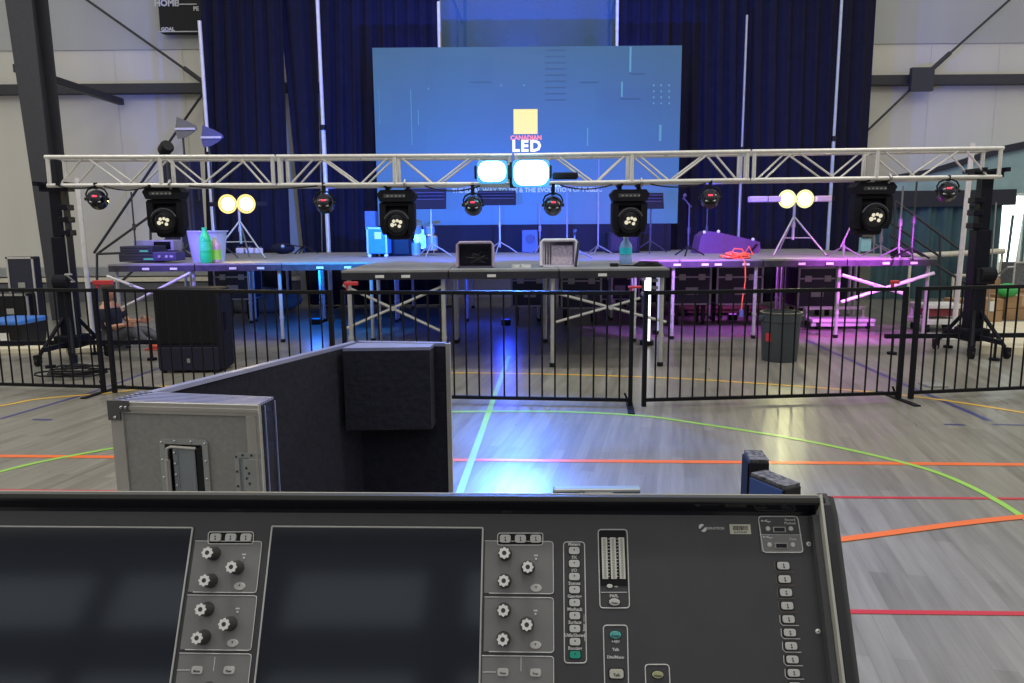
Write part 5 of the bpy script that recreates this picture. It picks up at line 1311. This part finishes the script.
def rrect(pts, r=.004, w_=.0006, h=.0004, M=None, name='printed_outline', parent=None, extra=None):
    """rounded outline through pixel corners (tl, tr, br, bl)"""
    P = [LL(*p) for p in pts]; out = []
    n = len(P)
    for i in range(n):
        p, a, c = P[i], P[i-1], P[(i+1) % n]
        da = (a-p).normalized(); dc = (c-p).normalized()
        for k in range(5):
            t = k/4; q = (p+da*r)*(1-t)**2+p*2*t*(1-t)+(p+dc*r)*t*t
            out.append((q.x, q.y, h))
    return B().tube(out, w_, 6, True)
def key(px, py, wpx=10.5, hpx=7, M=None, name='key', bev=.0012, hh=.0022, glyph=True, oval=False, parent=None, label=None, dots=1):
    c = LL(px, py); k1 = (LL(px+5, py)-LL(px-5, py)).length/10; k2 = (LL(px, py+5)-LL(px, py-5)).length/10
    W, H = wpx*k1, hpx*k2
    b = B()
    if oval: b.lathe([(1, 0), (1, .7), (.9, 1)], (0, 0, 0), (0, 0, 1), 20); b.v = [(v[0]*W/2+c.x, v[1]*H/2+c.y, v[2]*hh) for v in b.v]
    else: rkey(b, c.x, c.y, W, H, min(H*.3, .0026), 0, hh*.75); rkey(b, c.x, c.y, W*.94, H*.92, min(H*.28, .0024), hh*.75, hh)
    o = cobj(name, b, M or m_key, parent)
    fr = B()
    if oval: fr.lathe([(1.12, 0), (1.12, .4)], (0, 0, 0), (0, 0, 1), 20); fr.v = [(v[0]*W/2+c.x, v[1]*H/2*1.02+c.y, v[2]*hh) for v in fr.v]
    else: rkey(fr, c.x, c.y, W*1.14, H*1.18, min(H*.33, .003), 0, .0009)
    cobj('key_well', fr, m_black, o)
    if label:
        tb_ = B(); text(tb_, label, H*.42, lambda x, y, z: (c.x+x, c.y-H*.12+y, hh+.0002+z), .0002, font_w=.5); cobj('legend', tb_, m_print, o)
    elif glyph:
        g = B().box((c.x, c.y+H*.12, hh+.0001), (W*.10, H*.22, .0004))
        if dots == 2: g.box((c.x+.0003, c.y-H*.2, hh+.0001), (W*.12, H*.2, .0004))
        cobj('legend', g, m_print, o)
    return o
def ctext(s_, px, py, size, M=None, name='printed_text', parent=None, wd=1.2, rot=0, zz=.0004):
    c = LL(px, py); b = B()
    if rot: pl_ = lambda x, y, z: (c.x-y, c.y+x, zz+z)
    else: pl_ = lambda x, y, z: (c.x+x, c.y+y, zz+z)
    text(b, s_, size, pl_, .0002, font_w=wd); return cobj(name, b, M or m_print_w, parent)
m_print_w = mat('white_print', (.72, .72, .72), .5, 0, .02)

# touch screens
m_scr = mat('screen_glass', (.018, .022, .032), .08, 0, .05, 3)
def touch(pts, label):
    P = [LL(*p) for p in pts]
    # keep the edges parallel, true rectangle
    x0, x1, y1_, y0_ = P[0].x, P[1].x, (P[0].y+P[1].y)/2, P[2].y
    o = cobj('touch_screen', B().box(((x0+x1)/2, (y0_+y1_)/2, .0008), (x1-x0, y1_-y0_, .0022)), m_scr); o['label'] = label
    r = .0011; w2 = B()
    for a_, c_ in (((x0, y1_), (x1, y1_)), ((x1, y1_), (x1, y0_)), ((x1, y0_), (x0, y0_)), ((x0, y0_), (x0, y1_))):
        w2.tube([(a_[0], a_[1], .0016), (c_[0], c_[1], .0016)], r, 8)
    cobj('screen_rim', w2, mat('bright_rim', (.62, .62, .60), .35, .3), o)
    return x0, x1, y1_, y0_
yy = 760
s1x = LL(194, 527).x
touch([(-60, 527), (193.5, 527), (185, yy), (-60, yy)], 'dark left touch screen')
touch([(272.5, 527), (483, 527.5), (480, yy), (272.5, yy)], 'dark right touch screen')
# knob strips
def knob(px, py, s_=1.0):
    c = LL(px, py); r = .0080*s_; hgt = .019
    k_ = cobj('rotary_knob', B().lathe([(r*1.0, 0), (r*1.0, .003), (r*.93, .005), (r*.76, hgt)], (c.x, c.y, 0), (0, 0, 1), 18), m_knob, None, True)
    # white lobed cap ring
    n = 32; b = B(); vs = []; ro = r*.74
    for k in range(n):
        a = 2*PI*k/n; R1 = ro*(1.0+.13*math.cos(8*a)); vs.append((c.x+R1*math.cos(a), c.y+R1*math.sin(a), hgt))
    for k in range(n):
        a = 2*PI*k/n; R1 = ro*(1.0+.13*math.cos(8*a)); vs.append((c.x+R1*math.cos(a), c.y+R1*math.sin(a), hgt+.0012))
    for k in range(n):
        a = 2*PI*k/n; vs.append((c.x+ro*.42*math.cos(a), c.y+ro*.42*math.sin(a), hgt+.0012))
    fs = [(k, (k+1) % n, n+(k+1) % n, n+k) for k in range(n)]+[(n+k, n+(k+1) % n, 2*n+(k+1) % n, 2*n+k) for k in range(n)]
    b.add(vs, fs); cobj('cap_ring', b, m_cap, k_)
    cobj('cap_centre', B().cyl((c.x, c.y, hgt-.0005), (c.x, c.y, hgt+.0006), ro*.44, n=14), m_knob, k_)
    return k_
def plate(px0, px1, py0, py1, slant=0):
    a = LL(px0, py0); c = LL(px1, py0); d = LL(px0, py1)
    x0, x1, y1_, y0_ = a.x, c.x, a.y, LL((px0+px1)/2, py1).y
    p_ = cobj('knob_plate', B().box(((x0+x1)/2, (y0_+y1_)/2, .0004), (x1-x0, y1_-y0_, .0012), bev=.0004), m_panelg)
    b = B().tube([(x0, y1_, .0012), (x1-.003, y1_, .0012), (x1-.0008, y1_-.001, .0012), (x1, y1_-.003, .0012), (x1, y0_+.003, .0012), (x1-.0008, y0_+.001, .0012), (x1-.003, y0_, .0012), (x0+.006, y0_, .0012)], .0005, 6)
    cobj('printed_outline', b, m_line, p_); return x0, x1, y1_, y0_
def trio(cx, w_, cy):
    b = rrect([(cx-w_, cy-6), (cx+w_, cy-6), (cx+w_-.4, cy+6), (cx-w_-.6, cy+6)], .003)
    c = LL(cx, cy); k1 = (LL(cx+w_, cy)-LL(cx-w_, cy)).length
    cobj('key_frame', B().box((c.x, c.y, .0008), (k1, .0125, .0012), bev=.0004), m_black); 
    b.v = [(v[0], v[1], v[2]+.0010) for v in b.v]; cobj('printed_outline', b, m_line)
    for dx in (-15.2, 0, 15.2): key(cx+dx, cy-.4, 11, 8, hh=.0034, dots=2)
for left in (True, False):
    if left:
        x0a, x1a = 195, 262.5; ks = [(214.5, 553.5), (238, 567.5), (211.5, 580.7), (208, 609), (231, 623.5), (204.5, 637)]
        ov = [(240, 586.3), (233, 643)]; tk = [(244.5, 554.5), (238, 608.5)]; lo = [(197.5, 670, 'Mute'), (229.5, 670, 'Prev')]; cx = 231.5; cy = 538
    else:
        x0a, x1a = 485.5, 553; ks = [(505, 553.8), (528, 567.5), (504.5, 581), (504, 610), (527, 624), (503.5, 638.5)]
        ov = [(536, 588), (535.5, 645)]; tk = [(536, 555.5), (535.5, 610.5)]; lo = [(503, 672, 'View'), (535.5, 672.5, 'Prev')]; cx = 520.5; cy = 539.2
    if left: plate(195.5, 262.5, 541, 592.5); plate(188, 257.5, 595, 650); plate(180, 252, 653, 715)
    else: plate(485, 553, 541, 593.5); plate(484.5, 553.3, 597, 652); plate(482, 553.5, 655.5, 715)
    for p in ks: knob(*p)
    if left: knob(209, 689)
    for p in ov: key(p[0], p[1], 11.5, 8, oval=True)
    for p in tk: cobj('tick_mark', B().box((LL(*p).x, LL(*p).y, .0013), (.0045, .0016, .0006)).cyl((LL(p[0], p[1]+3.3).x, LL(p[0], p[1]+3.3).y, .001), (LL(p[0], p[1]+3.3).x, LL(p[0], p[1]+3.3).y, .0022), .0012), m_line)
    for a_, b_, s_ in lo: key(a_, b_, 11, 8, label=s_, M=m_key)
    trio(cx, 22.5, cy)
    l0 = LL(lo[0][0]-7, lo[0][1]); l1 = LL(lo[0][0]-20, lo[0][1]); v0 = LL(lo[0][0]+18, 657); v1 = LL(lo[0][0]+16, 671)
    cobj('printed_line', B().tube([(l0.x, l0.y, .0012), (l1.x, l1.y, .0012)], .0004, 6).tube([(v0.x, v0.y, .0012), (v0.x, v1.y, .0012)], .0004, 6), m_line)
# view key column
cobj('printed_outline', rrect([(563.5, 542), (584.5, 542), (586.5, 663), (564.5, 663)], .004), m_line)
kl = ['Meters', 'FX', 'I/O', 'Scenes', 'Ganging', 'MixRack', 'Surface', 'Utils/Shows', 'Routing']
for i, s_ in enumerate(kl):
    py = 550.6+i*13.0; px = 574.1+i*.12
    key(px, py, 10.8, 7.4, M=mat('green_lit_key', (.02, .36, .26), .4) if i == 8 else None)
    ctext(s_, px, py-6.3, .0048, wd=1.5)
ctext('Setup', 584, 627.5, .0035, rot=1)
cobj('printed_line', B().tube([(LL(584, 614).x, LL(584, 614).y, .0006), (LL(584, 622).x, LL(584, 622).y, .0006)], .0003, 5).tube([(LL(584.5, 633).x, LL(584.5, 633).y, .0006), (LL(584.7, 641).x, LL(584.7, 641).y, .0006)], .0003, 5), m_line)
# meters
cobj('printed_outline', rrect([(598, 529.5), (627, 529.5), (629.5, 608), (600, 608)], .004), m_line)
m_met = mat('meter_strip', (.70, .70, .64), .5, 0, .02)
mb = LL(613, 558)
cobj('meter_backing', B().box((mb.x, mb.y, .0003), (.030, .060, .0010)), m_black)
for i, px in enumerate((604.3, 612.9, 621.5)):
    a_ = LL(px, 537.5); c_ = LL(px+.8, 579); o = cobj('level_meter', B().box(((a_.x+c_.x)/2, (a_.y+c_.y)/2, .0009), (.0066, a_.y-c_.y, .0014), bev=.0004), m_met)
    b = B()
    for k in range(24): b.box(((a_.x+c_.x)/2, a_.y-.002-(a_.y-c_.y-.004)*k/23, .0017), (.0026, .0010, .0003))
    cobj('segment_marks', b, mat('grey_marks', (.30, .30, .28), .5), o)
    ctext('LRW'[i], px-.2, 534.3, .0045)
b = B()
for px in (608.7, 617.3):
    for k in range(12):
        q = LL(px, 539+k*3.4); b.box((q.x, q.y, .0009), (.0022, .0007, .0004))
cobj('scale_marks', b, m_line)
q0, q1 = LL(601, 592.3), LL(627, 592.3); cobj('printed_line', B().tube([(q0.x, q0.y, .0005), (q1.x, q1.y, .0005)], .0004, 5).tube([(LL(609, 580).x, LL(609, 580).y, .0005), (LL(609.3, 584).x, LL(609.3, 584).y, .0005)], .0003, 5), m_line)
key(609.6, 586, 6, 4, oval=True, M=mat('white_key', (.65, .65, .63), .4), glyph=False); ctext('dB', 616, 586.2, .0035)
ctext('PAFL', 614, 596, .0045); key(614.4, 602, 11, 7.5, oval=True, label='Clear')
cobj('printed_outline', rrect([(603.3, 625.3), (627.3, 625.3), (628.8, 700), (605, 700)], .004), m_line)
key(615.3, 634.8, 11.5, 8, oval=True, M=mat('teal_oval_key', (.10, .42, .40), .4), label='Assign')
for s_, py in (('+48V', 641.6), ('Talk', 649.6), ('Dim/Mono', 657.2)): ctext(s_, 615.6, py, .0042)
key(616.4, 673.6, 14, 9.5, label='Talk', M=mat('cream_key', (.55, .55, .48), .4))
cobj('printed_outline', rrect([(645, 664.5), (669, 664.5), (671, 705), (646.5, 705)], .004), m_line)
key(657.6, 674.6, 11.5, 7.6, oval=True, M=mat('olive_key', (.42, .43, .24), .4), label='Home')
# logo and barcode
q = LL(702.5, 528); b = B()
lg = []
for k in range(17): a = PI*k/16; lg.append((q.x-.0009+.0035*math.cos(a+.7), q.y+.0010+.0035*math.sin(a+.7), .0006))
b.prism(lg, (0, 0, .0004)); lg = []
for k in range(17): a = PI*k/16; lg.append((q.x+.0009-.0035*math.cos(a+.7), q.y-.0010-.0035*math.sin(a+.7), .0006))
b.prism(lg, (0, 0, .0004)); cobj('logo', b, m_print_w)
ctext('SOLOTECH', 715.5, 528.4, .0038, wd=.7)
q0, q1 = LL(729.3, 524.3), LL(751, 534.2); la = cobj('barcode_label', B().box(((q0.x+q1.x)/2, (q0.y+q1.y)/2, .0004), (q1.x-q0.x, q0.y-q1.y, .0008)), mat('label_paper', (.62, .62, .52), .6))
b = B(); random.seed(5); x = q0.x+.004
while x < q1.x-.003:
    w_ = random.choice((.0003, .0005, .0008)); b.box((x, q0.y-.0042, .0009), (w_, .0048, .0002)); x += w_+random.choice((.0004, .0006))
cobj('barcode', b, m_print, la); b = B(); q = LL(740.3, 532.3); text(b, '0L-07304-007', .0026, lambda x, y, z: (q.x+x, q.y+y, .0009+z), .0001, font_w=.5); cobj('label_number', b, m_print, la)
# usb plate
q = [LL(757.5, 516.5), LL(799, 516.5), LL(803.5, 552.5), LL(761, 552.5)]
x0, x1 = (q[0].x+q[3].x)/2, (q[1].x+q[2].x)/2; ym = LL(780, 534.8).y
up = cobj('usb_plate', B().box(((x0+x1)/2, (q[0].y+q[3].y)/2, .0004), (x1-x0, q[0].y-q[3].y, .001), bev=.0003), m_panel)
cobj('lower_tint', B().box(((x0+x1)/2, (ym+q[3].y)/2, .0008), (x1-x0-.001, ym-q[3].y-.001, .0008)), m_panelg, up)
b = rrect([(757.8, 516.5), (797.2, 516.5), (803, 552.5), (763, 552.5)], .004, .0006, .0012); cobj('printed_outline', b, m_line, up)
cobj('printed_line', B().tube([(x0, ym, .0012), (x1, ym, .0012)], .0003, 5), m_line, up)
for (ux, uy), (lx, rx), (tx, ts) in (((778.8, 529.7), (767.6, 790.5), (789.5, 'Record')), ((780.8, 545.8), (769.2, 792.5), (792.5, 'Data'))):
    c = LL(ux, uy); pt = cobj('usb_port', B().box((c.x, c.y, .0014), (.0142, .0062, .0020), bev=.0004), m_alud, up)
    cobj('port_opening', B().box((c.x, c.y, .0020), (.0118, .0044, .0012)), m_blackgloss, pt)
    for qx in (lx, rx):
        c = LL(qx, uy-.9); cobj('port_screw', B().lathe([(.0027, 0), (.0027, .0010), (.0018, .0018)], (c.x, c.y, .0008), (0, 0, 1), 14), mat('white_key', (.65, .65, .63), .4), up, True)
    ctext(ts, tx, uy-(9.8 if ts == 'Record' else 6.6), .0040, parent=up, wd=1, zz=.0016)
    c = LL(lx-1.5, uy-8)
    cobj('usb_mark', B().tube([(c.x-.005, c.y+.0008, .0014), (c.x+.005, c.y, .0014)], .0004, 5).tube([(c.x-.002, c.y+.0007, .0014), (c.x+.001, c.y+.002, .0014)], .0004, 5).tube([(c.x, c.y+.0004, .0014), (c.x+.003, c.y-.0014, .0014)], .0004, 5).cyl((c.x-.005, c.y+.0008, .001), (c.x-.005, c.y+.0008, .0018), .001), m_print_w, up)
ctext('Playback', 789.6, 523.3, .0038, parent=up, wd=1, zz=.0016)
for px, py in ((808.6, 544), (817.8, 631.3)):
    c = LL(px, py); sc_ = cobj('panel_screw', B().lathe([(.0026, 0), (.0026, .0008), (.0016, .0014)], (c.x, c.y, 0), (0, 0, 1), 14), m_white, None, True)
    cobj('socket', B().cyl((c.x, c.y, .0013), (c.x, c.y, .0017), .0009, n=6), m_print, sc_)
# soft keys
for i in range(10):
    py = 565.7+i*13.35+(i > 6)*.2; px = 783.0+i*1.30
    key(px, py, 12, 7.6, dots=2)
    a_ = [LL(px-8.6, py-4), LL(px-8.2, py+3.5), LL(px-5.5, py+6.2), LL(px+10.5, py+6.4)]
    cobj('printed_bracket', B().tube([(p.x, p.y, .0004) for p in a_], .0004, 5), m_line if 3 < i < 9 else mat('bronze_print', (.20, .15, .13), .5))
# ------------------------------------------------------------------ things standing behind the console
m_fl = mat('speckled_top', (.12, .12, .13), .8, 0, .9, 160)
def post(px0, px1, ytop, Y, d_, label, side, rz=0.0):
    a = at(px0, ytop, Y); c = at(px1, ytop, Y); W = c.x-a.x
    t = thing('padded_post', label, 'padded block', ((a.x+c.x)/2, Y, ZT), rz)
    H = a.z-ZT
    obj('core', B().box((0, 0, H/2), (W, d_, H-.004), bev=.002), mat('black_padding', (.010, .010, .016), .6), t)
    obj('top_face', B().box((0, 0, H), (W*.94, d_*.94, .004)), m_fl, t)
    obj('side_face', B().box((-W/2-.001, 0, H/2), (.003, d_*.9, H-.01)), side, t)
    return t
post(747, 765.5, 456, 1.15, .055, 'upright black padded post behind the console, taller one on the left', m_blackmatte, -.12)
post(764, 786, 479, 1.04, .07, 'lower black padded block with blue side right of the taller post', mat('blue_side', (.05, .10, .33), .5), .45)
a = at(553, 489, 1.3); c = at(640, 489, 1.3); W = c.x-a.x
t = thing('wireless_receiver', 'pale blue box with paper labels lying just behind the console top edge', 'device', ((a.x+c.x)/2, 1.30, ZT))
H = at(596, 487, 1.3).z-ZT
obj('body', B().box((0, 0, H/2), (W, .02, H), bev=.004), mat('pale_blue_metal', (.30, .42, .60), .35, .3), t)
obj('stripe', B().box((-W*.18, -.011, H-.012), (.004, .002, .02)).box((0, -.011, H-.003), (W*.98, .002, .004)), m_white, t)
obj('paper_label', B().box((W*.02, -.012, H-.012), (W*.32, .002, .012)), m_white, t)
b = B(); x = -W*.12
for k in range(5): b.box((-W*.10+k*W*.06, -.014, H-.012), (W*.03, .002, .007))
obj('label_marks', b, mat('grey_marks2', (.2, .2, .25), .5), t)
